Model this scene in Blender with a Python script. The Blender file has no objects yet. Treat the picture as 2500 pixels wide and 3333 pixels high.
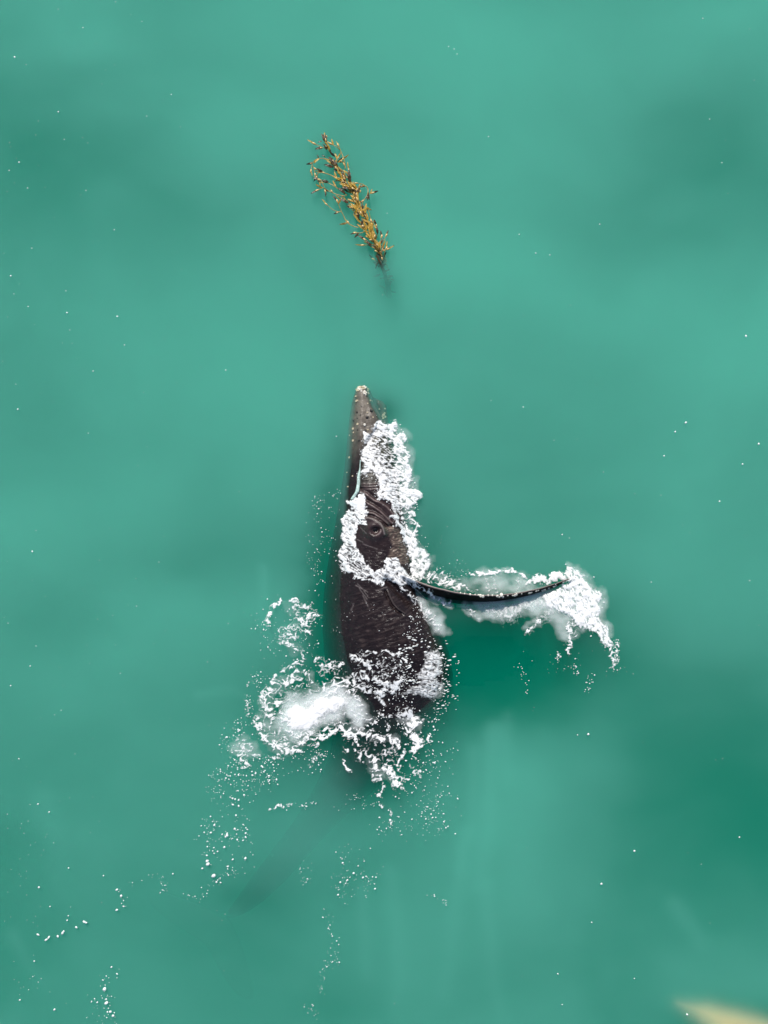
import bpy, bmesh, math, random
import numpy as np
from mathutils import Vector, Matrix
from mathutils.bvhtree import BVHTree

random.seed(7)
rng = np.random.default_rng(7)
S = bpy.context.scene
COL = S.collection
R = math.radians

# ------------------------------------------------------------------ camera, sky, sun, exposure
H = 20.0            # drone height above the sea, metres
PM = 160.0          # photograph pixels per metre at sea level
cam = bpy.data.cameras.new('camera')
cam_ob = bpy.data.objects.new('camera', cam)
COL.objects.link(cam_ob)
cam_ob.location = (0, 0, H)
cam.sensor_fit = 'VERTICAL'
cam.angle_y = 2 * math.atan(3333 / PM / 2 / H)
cam.clip_end = 2000
S.camera = cam_ob

SUN_EL, SUN_AZ = 47.0, -10.0          # azimuth from north (+Y), negative = towards west
world = bpy.data.worlds.new('World')
S.world = world
world.use_nodes = True
wn = world.node_tree
sky = wn.nodes.new('ShaderNodeTexSky')
sky.sky_type = 'NISHITA'
sky.sun_disc = False
sky.sun_elevation = R(SUN_EL)
sky.sun_rotation = R(SUN_AZ)
wn.links.new(sky.outputs[0], wn.nodes['Background'].inputs[0])
wn.nodes['Background'].inputs[1].default_value = 0.10
sun = bpy.data.lights.new('sun', 'SUN')
sun_ob = bpy.data.objects.new('sun', sun)
COL.objects.link(sun_ob)
sun.energy = 4.3
sun.angle = R(0.5)
sun.color = (1.0, 0.955, 0.89)
sd = Vector((math.sin(R(SUN_AZ)) * math.cos(R(SUN_EL)), math.cos(R(SUN_AZ)) * math.cos(R(SUN_EL)), math.sin(R(SUN_EL))))
sun_ob.rotation_euler = sd.to_track_quat('Z', 'Y').to_euler()
sun_ob.location = sd * 60
S.view_settings.view_transform = 'Standard'
S.view_settings.look = 'None'
S.view_settings.gamma = 1
S.view_settings.exposure = 0.0
S.view_settings.use_curve_mapping = False
S.cycles.max_bounces = 32
S.cycles.volume_bounces = 30
S.cycles.transparent_max_bounces = 32
S.cycles.use_denoising = True


# ------------------------------------------------------------------ helpers
def W(px, py, z=0.0, zref=None):
    """photograph pixel -> world point lying at height z"""
    f = (1 - (z if zref is None else zref) / H) / PM
    return Vector(((px - 1250) * f, (1666.5 - py) * f, z))


def tag(o, label=None, cat=None, group=None, kind=None):
    if label: o['label'] = label
    if cat: o['category'] = cat
    if group: o['group'] = group
    if kind: o['kind'] = kind
    return o


def link_mesh(name, verts, faces, mat, parent=None, smooth=True):
    me = bpy.data.meshes.new(name)
    verts = np.asarray(verts, dtype=np.float32)
    me.vertices.add(len(verts))
    me.vertices.foreach_set('co', verts.ravel())
    if isinstance(faces, np.ndarray):
        n, k = faces.shape
        me.loops.add(n * k)
        me.loops.foreach_set('vertex_index', faces.astype(np.int32).ravel())
        me.polygons.add(n)
        me.polygons.foreach_set('loop_start', np.arange(0, n * k, k, dtype=np.int32))
    else:
        flat = [i for f in faces for i in f]
        st = np.cumsum([0] + [len(f) for f in faces[:-1]])
        me.loops.add(len(flat))
        me.loops.foreach_set('vertex_index', np.array(flat, dtype=np.int32))
        me.polygons.add(len(faces))
        me.polygons.foreach_set('loop_start', np.array(st, dtype=np.int32))
    me.update(calc_edges=True)
    me.validate()
    if smooth:
        me.polygons.foreach_set('use_smooth', np.ones(len(me.polygons), dtype=bool))
    me.materials.append(mat)
    o = bpy.data.objects.new(name, me)
    COL.objects.link(o)
    if parent: o.parent = parent
    return o


def set_attr(o, name, vals):
    a = o.data.attributes.new(name, 'FLOAT', 'POINT')
    a.data.foreach_set('value', np.asarray(vals, dtype=np.float32))


def set_col(o, name, vals):
    a = o.data.attributes.new(name, 'FLOAT_COLOR', 'POINT')
    v = np.ones((len(vals), 4), dtype=np.float32)
    v[:, :3] = vals
    a.data.foreach_set('color', v.ravel())


_P = rng.permutation(512)
_P = np.concatenate([_P, _P, _P])
_G = np.stack([np.cos(np.arange(512) * 2.39996), np.sin(np.arange(512) * 2.39996)], 1)


def noise(x, y, seed=0):
    """2D gradient noise, about -0.7 .. 0.7"""
    x = x + seed * 17.31
    y = y - seed * 9.77
    xi = np.floor(x).astype(int)
    yi = np.floor(y).astype(int)
    fx, fy = x - xi, y - yi

    def g(ix, iy, dx, dy):
        h = _P[(_P[ix & 511] + iy) & 511]
        return _G[h, 0] * dx + _G[h, 1] * dy
    u = fx * fx * fx * (fx * (fx * 6 - 15) + 10)
    v = fy * fy * fy * (fy * (fy * 6 - 15) + 10)
    a = g(xi, yi, fx, fy)
    b = g(xi + 1, yi, fx - 1, fy)
    c = g(xi, yi + 1, fx, fy - 1)
    d = g(xi + 1, yi + 1, fx - 1, fy - 1)
    return (a + (b - a) * u) + ((c + (d - c) * u) - (a + (b - a) * u)) * v


def fbm(x, y, o=4, seed=0, gain=.5):
    r, a = 0, 1.0
    for i in range(o):
        r = r + a * noise(x * 2 ** i, y * 2 ** i, seed + i * 3)
        a *= gain
    return r


def ridge(x, y, o=3, seed=0):
    r, a, t = 0, 1.0, 0
    for i in range(o):
        r = r + a * (1 - np.clip(np.abs(noise(x * 2 ** i, y * 2 ** i, seed + i * 5)) * 2.4, 0, 1))
        t += a
        a *= .55
    return r / t


def sstep(a, b, x):
    t = np.clip((x - a) / (b - a), 0, 1)
    return t * t * (3 - 2 * t)


def seg_dist(x, y, pts, closed=False):
    """distance of points to a polyline, and where along it (0..1)"""
    d = np.full(x.shape, 1e9)
    tt = np.zeros(x.shape)
    n = len(pts)
    m = n if closed else n - 1
    for i in range(m):
        ax, ay = pts[i]
        bx, by = pts[(i + 1) % n]
        ux, uy = bx - ax, by - ay
        t = np.clip(((x - ax) * ux + (y - ay) * uy) / max(ux * ux + uy * uy, 1e-9), 0, 1)
        q = np.hypot(x - ax - t * ux, y - ay - t * uy)
        k = q < d
        d = np.where(k, q, d)
        tt = np.where(k, (i + t) / m, tt)
    return d, tt


def poly_sd(x, y, pts):
    """signed distance, positive inside"""
    d, _ = seg_dist(x, y, pts, True)
    ins = np.zeros(x.shape, dtype=bool)
    n = len(pts)
    for i in range(n):
        ax, ay = pts[i]
        bx, by = pts[(i + 1) % n]
        if ay == by: continue
        c = ((ay > y) != (by > y)) & (x < (bx - ax) * (y - ay) / (by - ay) + ax)
        ins ^= c
    return np.where(ins, d, -d)


def Z1(p): return [(1000 + a / 3.318, 1200 + b / 3.318) for a, b in p]     # traced on enlargements
def Z2(p): return [(1000 + a / 3.318, 1650 + b / 3.318) for a, b in p]
def Z4(p): return [(1300 + a / 2.212, 1750 + b / 2.212) for a, b in p]
def LL(p): return [(650 + a / 1.952, 1900 + b / 1.952) for a, b in p]
def BL(p): return [(a / 1.327, 2500 + b / 1.327) for a, b in p]
def KP(p): return [(950 + a / 4.0225, 400 + b / 4.0225) for a, b in p]


# ------------------------------------------------------------------ materials
def new_mat(name):
    m = bpy.data.materials.new(name)
    m.use_nodes = True
    return m, m.node_tree, m.node_tree.nodes['Principled BSDF']


def vol_mat(name, color, density):
    m = bpy.data.materials.new(name)
    m.use_nodes = True
    t = m.node_tree
    t.nodes.clear()
    o = t.nodes.new('ShaderNodeOutputMaterial')
    v = t.nodes.new('ShaderNodeVolumePrincipled')
    v.inputs['Color'].default_value = (*color, 1)
    v.inputs['Density'].default_value = density
    t.links.new(v.outputs[0], o.inputs['Volume'])
    return m


def node(t, kind, **kw):
    n = t.nodes.new(kind)
    for k, v in kw.items():
        if k in n.inputs: n.inputs[k].default_value = v
        else: setattr(n, k, v)
    return n


def coords(t, scale=(1, 1, 1), rot=(0, 0, 0)):
    c = t.nodes.new('ShaderNodeTexCoord')
    mp = t.nodes.new('ShaderNodeMapping')
    mp.inputs['Scale'].default_value = scale
    mp.inputs['Rotation'].default_value = rot
    t.links.new(c.outputs['Object'], mp.inputs['Vector'])
    return mp.outputs[0]


WATER = vol_mat('murky_sea_water', (0.0, 0.58, 0.42), 0.62)
SILT = vol_mat('silty_water', (0.475, 0.989, 0.905), 2.4)
MILK = vol_mat('aerated_water', (0.996, 0.998, 0.999), 45.0)

DEEP, t, b = new_mat('deep_green')
n = node(t, 'ShaderNodeTexNoise', Scale=0.12, Detail=4.0)
cr = t.nodes.new('ShaderNodeValToRGB')
cr.color_ramp.elements[0].color = (0.012, 0.16, 0.11, 1)
cr.color_ramp.elements[1].color = (0.02, 0.22, 0.16, 1)
t.links.new(coords(t), n.inputs['Vector'])
t.links.new(n.outputs['Fac'], cr.inputs[0])
t.links.new(cr.outputs[0], b.inputs['Base Color'])
b.inputs['Roughness'].default_value = 1

# wet whale skin: painted pigment times mottling, fine wrinkles as relief
SKIN, t, b = new_mat('wet_whale_skin')
at = node(t, 'ShaderNodeAttribute', attribute_name='pigment')
n1 = node(t, 'ShaderNodeTexNoise', Scale=9.0, Detail=8.0, Roughness=0.65)
t.links.new(coords(t), n1.inputs['Vector'])
mr = node(t, 'ShaderNodeMapRange')
mr.inputs[1].default_value, mr.inputs[2].default_value = .3, .7
mr.inputs[3].default_value, mr.inputs[4].default_value = .62, 1.45
t.links.new(n1.outputs['Fac'], mr.inputs[0])
mx = node(t, 'ShaderNodeMix', data_type='RGBA', blend_type='MULTIPLY')
mx.inputs[0].default_value = 1
t.links.new(at.outputs['Color'], mx.inputs[6])
t.links.new(mr.outputs[0], mx.inputs[7])
t.links.new(mx.outputs[2], b.inputs['Base Color'])
b.inputs['Roughness'].default_value = 0.25
b.inputs['Specular IOR Level'].default_value = 0.4
n2 = node(t, 'ShaderNodeTexNoise', Scale=1.0, Detail=6.0, Roughness=0.6)
t.links.new(coords(t, (9, 52, 30), (0, 0, R(-22))), n2.inputs['Vector'])
bp = node(t, 'ShaderNodeBump', Strength=0.5, Distance=0.02)
t.links.new(n2.outputs['Fac'], bp.inputs['Height'])
t.links.new(bp.outputs[0], b.inputs['Normal'])

FIN_SKIN, t, b = new_mat('dark_flipper_skin')
at = node(t, 'ShaderNodeAttribute', attribute_name='pigment')
n1 = node(t, 'ShaderNodeTexNoise', Scale=14.0, Detail=6.0)
t.links.new(coords(t), n1.inputs['Vector'])
mx = node(t, 'ShaderNodeMix', data_type='RGBA', blend_type='MULTIPLY')
mx.inputs[0].default_value = .6
t.links.new(at.outputs['Color'], mx.inputs[6])
t.links.new(n1.outputs['Fac'], mx.inputs[7])
t.links.new(mx.outputs[2], b.inputs['Base Color'])
b.inputs['Roughness'].default_value = 0.5
b.inputs['Specular IOR Level'].default_value = 0.03

# foam: white froth, its cover (a mesh attribute) thins it towards the edges
FOAM, t, b = new_mat('white_foam')
at = node(t, 'ShaderNodeAttribute', attribute_name='cover')
n1 = node(t, 'ShaderNodeTexNoise', Scale=26.0, Detail=6.0, Roughness=0.7)
t.links.new(coords(t), n1.inputs['Vector'])
ad = node(t, 'ShaderNodeMath', operation='MULTIPLY_ADD')
ad.inputs[1].default_value, ad.inputs[2].default_value = .62, -.26
t.links.new(n1.outputs['Fac'], ad.inputs[0])
a2 = node(t, 'ShaderNodeMath', operation='ADD')
t.links.new(ad.outputs[0], a2.inputs[0])
t.links.new(at.outputs['Fac'], a2.inputs[1])
mr = node(t, 'ShaderNodeMapRange', interpolation_type='SMOOTHSTEP')
mr.inputs[1].default_value, mr.inputs[2].default_value = .04, .86
t.links.new(a2.outputs[0], mr.inputs[0])
t.links.new(mr.outputs[0], b.inputs['Alpha'])
b.inputs['Base Color'].default_value = (.94, .94, .93, 1)
b.inputs['Subsurface Weight'].default_value = .5
b.inputs['Subsurface Radius'].default_value = (.06, .06, .06)
b.inputs['Subsurface Scale'].default_value = 1.0
b.inputs['Roughness'].default_value = 0.6
bp = node(t, 'ShaderNodeBump', Strength=0.15, Distance=0.02)
n3 = node(t, 'ShaderNodeTexNoise', Scale=34.0, Detail=6.0, Roughness=0.65)
t.links.new(coords(t), n3.inputs['Vector'])
t.links.new(n3.outputs['Fac'], bp.inputs['Height'])
t.links.new(bp.outputs[0], b.inputs['Normal'])

DROP, t, b = new_mat('foam_fleck')
b.inputs['Base Color'].default_value = (.82, .84, .82, 1)
b.inputs['Roughness'].default_value = .5


def plain(name, col, rough=.5, var=.35, scale=30, spec=.5):
    m, t, b = new_mat(name)
    n = node(t, 'ShaderNodeTexNoise', Scale=float(scale), Detail=5.0)
    t.links.new(coords(t), n.inputs['Vector'])
    cr = t.nodes.new('ShaderNodeValToRGB')
    cr.color_ramp.elements[0].position, cr.color_ramp.elements[1].position = .3, .7
    cr.color_ramp.elements[0].color = (*[c * (1 - var) for c in col], 1)
    cr.color_ramp.elements[1].color = (*[min(1, c * (1 + var)) for c in col], 1)
    t.links.new(n.outputs['Fac'], cr.inputs[0])
    t.links.new(cr.outputs[0], b.inputs['Base Color'])
    b.inputs['Roughness'].default_value = rough
    b.inputs['Specular IOR Level'].default_value = spec
    return m


BARN = plain('barnacle_shell', (.56, .48, .33), .6, .4, 60)
BARN_W = plain('white_barnacle_shell', (.74, .70, .62), .55, .2, 60)
TUBER = plain('dark_tubercle', (.022, .019, .018), .4, .3)
EYE = plain('eye_black', (.006, .005, .005), .12, .2)
KSTIPE = plain('kelp_stipe', (.42, .25, .05), .35, .35, 14)
KGOLD = plain('kelp_blade_golden', (.46, .29, .045), .3, .4, 12)
KDARK = plain('kelp_blade_brown', (.060, .036, .012), .35, .4, 12)
KFLOAT = plain('kelp_float', (.60, .40, .15), .2, .2, 20, .9)
SANDY = vol_mat('sandy_water', (0.999, 0.915, 0.71), 17.0)

# ------------------------------------------------------------------ the sea
me_box = lambda x0, x1, y0, y1, z0, z1: (
    [(x, y, z) for z in (z0, z1) for y in (y0, y1) for x in (x0, x1)],
    [(0, 2, 3, 1), (4, 5, 7, 6), (0, 1, 5, 4), (2, 6, 7, 3), (0, 4, 6, 2), (1, 3, 7, 5)])
v, f = me_box(-450, 450, -450, 450, -3.2, 0)
tag(link_mesh('water', v, f, WATER, smooth=False), kind='structure')
v, f = me_box(-460, 460, -460, 460, -4.4, -3.3)
tag(link_mesh('deep_water', v, f, DEEP, smooth=False), kind='structure')


def volume_sheet(name, X, Y, top, thick, mat, eps=0.004):
    """closed body of water under the grid X, Y: from top down by thick"""
    ny, nx = X.shape
    keep = (thick[:-1, :-1] + thick[1:, :-1] + thick[:-1, 1:] + thick[1:, 1:]) / 4 > eps
    used = np.zeros((ny, nx), bool)
    for dy in (0, 1):
        for dx in (0, 1):
            used[dy:ny - 1 + dy, dx:nx - 1 + dx] |= keep
    idx = np.full((ny, nx), -1)
    idx[used] = np.arange(used.sum())
    N = int(used.sum())
    th = np.maximum(thick, .0002)
    va = np.stack([X[used], Y[used], top[used]], 1)
    vb = np.stack([X[used], Y[used], (top - th)[used]], 1)
    c = np.argwhere(keep)
    j, i = c[:, 0], c[:, 1]
    a, b_, c_, d = idx[j, i], idx[j, i + 1], idx[j + 1, i + 1], idx[j + 1, i]
    top_f = np.stack([a, b_, c_, d], 1)
    # image rows run downwards (Y falls), so flip the winding
    top_f = top_f[:, ::-1]
    bot_f = top_f[:, ::-1] + N
    e = np.concatenate([top_f[:, [k, (k + 1) % 4]] for k in range(4)])
    key = e[:, 0].astype(np.int64) * (2 * N + 1) + e[:, 1]
    rev = e[:, 1].astype(np.int64) * (2 * N + 1) + e[:, 0]
    bd = e[~np.isin(key, rev)]
    side = np.stack([bd[:, 1], bd[:, 0], bd[:, 0] + N, bd[:, 1] + N], 1)
    return link_mesh(name, np.concatenate([va, vb]), np.concatenate([top_f, bot_f, side]), mat)


def px_grid(x0, x1, y0, y1, step):
    return np.meshgrid(np.arange(x0, x1 + step, step, dtype=float), np.arange(y0, y1 + step, step, dtype=float))


def blobs(px, py, lst):
    r = 0
    for (x, y, rx, ry, a) in lst:
        r = r + a * np.exp(-((px - x) / rx) ** 2 - ((py - y) / ry) ** 2)
    return r


# silt: drifting paler clouds in the upper water
gx, gy = px_grid(-2200, 4700, -2200, 5500, 16)
wx = gx + 160 * fbm(gx / 700, gy / 700, 3, 1)
wy = gy + 160 * fbm(gx / 700, gy / 700, 3, 2)
th = 0.238 + 0.11 * fbm(wx / 900, wy / 700, 4, 5) + .02 * fbm(wx / 260, wy / 180, 3, 6) - .075 * sstep(1700, 2500, gy)
th = th + 1.0 * blobs(wx, wy, [
    (200, 560, 480, 260, -.11), (60, 200, 330, 230, -.06), (527, 830, 380, 180, -.06), (265, 40, 250, 110, .06), (760, 370, 300, 170, .09),
    (1130, 110, 360, 220, .08), (750, 1080, 420, 190, .07), (1520, 150, 400, 180, .12), (1590, 340, 420, 240, .10), (1450, 780, 350, 240, .12), (1750, 880, 380, 170, .10),
    (2080, 960, 360, 150, .08), (2380, 1150, 330, 200, .14), (2420, 40, 260, 120, .08), (2260, 360, 460, 210, -.05), (2280, 790, 560, 220, -.12), (2480, 520, 200, 230, -.06),
    (1740, 640, 250, 130, -.03), (1700, 1270, 520, 180, .08), (860, 1370, 420, 190, .09), (66, 1650, 300, 150, .06), (330, 1560, 320, 140, .05),
    (330, 2145, 420, 150, .08), (560, 2010, 280, 110, .07), (760, 1790, 240, 150, -.08), (560, 1870, 240, 90, -.04), (60, 2010, 260, 140, -.07),
    (2360, 1910, 330, 220, .03), (1930, 1720, 220, 110, -.03), (2150, 2320, 420, 260, -.06),
    (2440, 2800, 480, 480, -.11), (2200, 2650, 300, 400, -.04), (1000, 2720, 400, 110, .05), (1650, 2620, 150, 380, .09),
    (1980, 2550, 180, 300, .04), (250, 2900, 350, 220, .03), (2380, 3160, 260, 120, .06), (60, 3150, 330, 350, -.06), (1350, 3230, 700, 200, -.04)])
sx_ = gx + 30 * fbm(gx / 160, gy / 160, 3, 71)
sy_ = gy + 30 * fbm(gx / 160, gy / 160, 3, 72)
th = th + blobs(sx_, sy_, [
    (1640, 2150, 330, 190, -.40), (1500, 2110, 140, 150, -.12), (1480, 1925, 150, 50, -.20), (1240, 2440, 140, 190, -.30), (1075, 1950, 85, 330, -.40), (1100, 2300, 90, 120, -.12),  # first patches thin the silt below the flipper to deepen its shadow
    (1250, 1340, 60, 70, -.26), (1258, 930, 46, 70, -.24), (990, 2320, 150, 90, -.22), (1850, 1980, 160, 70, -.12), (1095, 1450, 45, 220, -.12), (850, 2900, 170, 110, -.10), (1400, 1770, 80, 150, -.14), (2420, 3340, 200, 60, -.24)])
for pts, w, a in [
        ([(1610, 2380), (1600, 2600), (1560, 2900)], 34, .09), ([(1545, 2450), (1540, 2700), (1500, 2850)], 22, .05),
        ([(1650, 2330), (1660, 2560)], 26, .06), ([(1520, 2720), (1480, 3000), (1450, 3250)], 30, .05),
        ([(1270, 2850), (1300, 3100), (1290, 3330)], 30, .04), ([(1590, 2900), (1600, 3150), (1640, 3330)], 26, .04),
        ([(850, 1850), (850, 2000), (880, 2100)], 16, .07), ([(1180, 2900), (1190, 3200)], 24, .04),
        ([(2200, 2950), (2290, 3080)], 30, .05), ([(130, 2600), (190, 2900)], 40, .03), ([(30, 3050), (120, 3200)], 24, .04),
        ([(640, 2270), (740, 2250), (780, 2262)], 16, .05), ([(1030, 1750), (1020, 1950)], 18, .03)]:
    d, tt = seg_dist(gx + 14 * fbm(gx / 120, gy / 120, 2, 3), gy, pts)
    th = th + 1.3 * a * np.exp(-(d / w) ** 2) * (1 - .5 * tt)
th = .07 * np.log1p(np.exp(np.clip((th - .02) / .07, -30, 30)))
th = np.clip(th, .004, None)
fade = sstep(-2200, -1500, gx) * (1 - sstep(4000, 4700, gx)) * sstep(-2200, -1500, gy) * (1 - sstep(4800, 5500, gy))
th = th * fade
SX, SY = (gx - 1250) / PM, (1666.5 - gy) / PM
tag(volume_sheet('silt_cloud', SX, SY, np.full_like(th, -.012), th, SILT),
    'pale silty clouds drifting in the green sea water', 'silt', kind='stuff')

# cream coloured plume of stirred-up sand at the lower right corner
gx2, gy2 = px_grid(2080, 3000, 3150, 3800, 7)
wx2 = gx2 + 10 * fbm(gx2 / 70, gy2 / 70, 3, 8)
sdv = poly_sd(wx2, gy2, [(2205, 3266), (2300, 3268), (2400, 3292), (2520, 3326), (2700, 3400), (2750, 3600), (2520, 3560), (2400, 3440), (2300, 3350), (2240, 3295)])
pl_ = .50 * sstep(-95, 120, sdv) ** 3.4 * (.6 + .4 * sstep(2200, 2420, gx2))
tag(volume_sheet('sand_plume', (gx2 - 1250) / PM, (1666.5 - gy2) / PM, np.full_like(pl_, -.009), pl_, SANDY, eps=.0003),
    'soft cream coloured sand plume under the water at lower right corner', 'sand plume', kind='stuff')

# ------------------------------------------------------------------ the whale
whale = bpy.data.objects.new('humpback_whale', None)
COL.objects.link(whale)
tag(whale, 'dark humpback whale rolled on its side in foaming water', 'whale')

# silhouette as traced: row, dorsal (left) edge, ventral (right) edge, highest point, half thickness
ST = np.array([
    (1256, 1168, 1190, -.06, .10), (1266, 1158, 1203, 0.00, .16), (1290, 1149, 1214, .03, .22), (1302, 1145, 1246, .04, .25), (1316, 1142, 1258, .05, .28),
    (1350, 1137, 1262, .07, .33), (1400, 1130, 1270, .09, .40), (1450, 1126, 1292, .11, .47), (1520, 1118, 1306, .14, .56),
    (1600, 1104, 1312, .19, .66), (1700, 1086, 1332, .25, .80), (1800, 1066, 1350, .28, .90), (1880, 1052, 1366, .29, .96),
    (1960, 1042, 1386, .29, 1.0), (2050, 1038, 1432, .30, 1.04), (2150, 1044, 1474, .28, 1.05), (2220, 1056, 1486, .22, 1.02),
    (2290, 1072, 1470, .07, .98), (2360, 1080, 1432, -.05, .92), (2440, 1078, 1366, -.13, .84), (2520, 1056, 1300, -.25, .76),
    (2600, 1014, 1214, -.58, .66), (2700, 950, 1096, -.92, .54), (2800, 872, 1000, -.95, .42), (2880, 810, 930, -.92, .34),
    (2950, 760, 850, -1.0, .30), (3010, 720, 775, -1.2, .24), (3040, 712, 730, -2.2, .08)])
rows = np.concatenate([np.arange(1256, 1330, 1.6), np.arange(1330, 2340, 2.4), np.arange(2340, 3041, 8.0)])


def smooth_interp(xs, xp, fp):
    y = np.interp(xs, xp, fp)
    k = 9
    pad = np.pad(y, k, mode='edge')
    w = np.hanning(2 * k + 1)
    y2 = np.convolve(pad, w / w.sum(), 'valid')
    m = sstep(1300, 1420, xs)
    return y * (1 - m) + y2 * m


Lx, Rx, Tz, Bz = (smooth_interp(rows, ST[:, 0], ST[:, k]) for k in (1, 2, 3, 4))
NT, NB = 150, 30
su = np.linspace(0, 1, NT)
ut = -np.cos(np.pi * su) * .55 + (2 * su - 1) * .45
ut = np.clip(ut / abs(ut[0]), -1, 1)
sb = np.linspace(0, 1, NB + 2)[1:-1]
ub = np.cos(np.pi * sb)
U = np.concatenate([ut, ub])
top = np.concatenate([np.ones(NT), -np.ones(NB)])
prof = (1 - np.abs(U) ** 2.15) ** (1 / 2.15)
nr, nc = len(rows), len(U)
cx = (Lx + Rx) / 2
ha = (Rx - Lx) / 2
PXb = cx[:, None] + ha[:, None] * U[None, :]
PYb = np.repeat(rows[:, None], nc, 1)
Zb = (Tz - Bz)[:, None] + Bz[:, None] * (prof * top)[None, :]
Zb = Zb + .19 * sstep(1500, 1800, rows)[:, None] * (1 - sstep(2250, 2450, rows))[:, None] * U[None, :] * (top[None, :] > 0) * prof[None, :] ** .5
T = top[None, :] > 0
px, py = PXb, PYb
edge = np.where(T, prof[None, :] ** .5, 0) * np.ones_like(px)      # relief fades out at the rim
disp = np.zeros_like(px)

mouth = Z1([(690, 235), (698, 300), (722, 390), (772, 470), (800, 550), (780, 640), (690, 760), (615, 880), (580, 1000), (555, 1150), (560, 1290), (600, 1350)])
dm, tm = seg_dist(px, py, mouth)
disp -= (.40 * (1 - tm) ** 2.2 + .05) * np.exp(-(dm / (5 + 4 * (1 - tm))) ** 2)
# the lower jaw (right of the mouth line) lies a little lower, most at its tip
mx_ = np.interp(py, [p[1] for p in mouth], [p[0] for p in mouth])
jaw = sstep(0, 14, px - mx_) * (1 - sstep(1480, 1620, py))
disp -= jaw * (.05 * (1 - sstep(1300, 1470, py)) + .02)
# ridge along the middle of the rostrum and soft bumps
disp += .035 * np.exp(-((px - (1178 - (py - 1260) * .05)) / 14) ** 2) * (1 - sstep(1430, 1560, py))
disp += .012 * fbm(px / 30, py / 45, 3, 11)
# throat folds by the corner of the mouth
folds = [Z1([(585, 1325), (640, 1355), (720, 1420), (800, 1450), (870, 1500), (930, 1570)]),
         Z1([(630, 1440), (720, 1490), (790, 1540), (860, 1610), (920, 1670)]),
         Z1([(640, 1550), (720, 1565), (800, 1615), (880, 1680), (920, 1740)])]
fold_l = np.zeros_like(px)
for k, fl in enumerate(folds):
    d, tt = seg_dist(px, py, fl)
    d2, _ = seg_dist(px, py - 9, fl)
    fold_l = np.maximum(fold_l, np.exp(-(d / 2.6) ** 2))
    disp += .030 * np.exp(-(d / 6) ** 2) - .035 * np.exp(-(seg_dist(px, py + 9, fl)[0] / 5) ** 2)
for yy in (1245, 1272, 1302):
    d, _ = seg_dist(px, py, Z1([(585, yy), (680, yy + 4), (775, yy - 2)]))
    disp += .02 * np.exp(-(d / 2.6) ** 2)
    fold_l = np.maximum(fold_l, .6 * np.exp(-(d / 2) ** 2))
# brow ridge, groove above the eye, eye bulge and socket
eyec = Z2([(728, 245)])[0]
d, _ = seg_dist(px, py, Z2([(600, 125), (660, 115), (730, 135), (790, 175), (820, 230), (835, 290)]))
disp += .04 * np.exp(-(d / 9) ** 2)
brow = np.exp(-(d / 2.4) ** 2)
d, _ = seg_dist(px, py, Z2([(630, 85), (720, 100), (800, 150), (860, 205), (905, 205)]))
disp -= .07 * np.exp(-(d / 5) ** 2)
de = np.hypot((px - eyec[0]) / 34, (py - eyec[1]) / 34)
disp += .17 * np.exp(-de ** 2)
de2 = np.hypot((px - eyec[0]) / 17, (py - eyec[1]) / 14)
disp -= .12 * np.exp(-np.hypot((px - eyec[0] - 3) / 17, (py - eyec[1] - 3) / 13) ** 3)
# ventral pleats / ripples right of the eye
plz = poly_sd(px, py, Z2([(830, 220), (930, 210), (1000, 260), (1060, 400), (1120, 590), (1000, 640), (870, 560), (900, 460), (930, 430), (880, 300)]))
plm = sstep(-6, 8, plz)
pl = np.sin((py + .22 * px + 9 * fbm(px / 34, py / 18, 3, 21)) * 2 * np.pi / 7.2)
disp += plm * .012 * pl
# ripples of the water film over the flank
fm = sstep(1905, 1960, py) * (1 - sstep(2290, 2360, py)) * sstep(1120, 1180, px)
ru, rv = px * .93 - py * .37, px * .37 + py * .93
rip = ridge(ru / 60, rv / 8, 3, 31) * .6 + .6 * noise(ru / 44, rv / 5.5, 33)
disp += fm * .011 * rip
disp += .005 * fbm(px / 16, py / 10, 3, 41) * sstep(1600, 1700, py)
# crease behind the flipper root
crease = Z2([(870, 905), (900, 980), (935, 1050), (990, 1110), (1055, 1150)])
d, _ = seg_dist(px, py, crease)
disp += .03 * np.exp(-(d / 4) ** 2) - .045 * np.exp(-(seg_dist(px + 8, py - 2, crease)[0] / 5) ** 2)
cr_l = np.exp(-(d / 2) ** 2)
d, _ = seg_dist(px, py, Z2([(860, 800), (920, 850), (990, 930), (1080, 1010), (1150, 1060)]))
disp -= .10 * np.exp(-(d / 12) ** 2)
Zb = Zb + disp * edge

fz = (1 - np.clip(Tz, -1, .4) / H)[:, None]
vx = (PXb - 1250) / PM * fz
vy = (1666.5 - PYb) / PM * fz
vb_ = np.stack([vx, vy, Zb], -1).reshape(-1, 3)
ii = np.arange(nr * nc).reshape(nr, nc)
j2 = np.roll(np.arange(nc), -1)
q = np.stack([ii[:-1, :], ii[1:, :], ii[1:][:, j2], ii[:-1][:, j2]], -1).reshape(-1, 4)
faces = [tuple(r_) for r_ in q.tolist()] + [tuple(ii[0].tolist()), tuple(ii[-1][::-1].tolist())]

# pigment, with a few highlights painted in
base = np.array([.0165, .0100, .0100])
pg = np.repeat(np.repeat(base[None, None], nr, 0), nc, 1).copy()


def lay(mask, col):
    global pg
    m_ = np.clip(mask, 0, 1)[..., None]
    pg = pg * (1 - m_) + np.array(col) * m_


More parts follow.
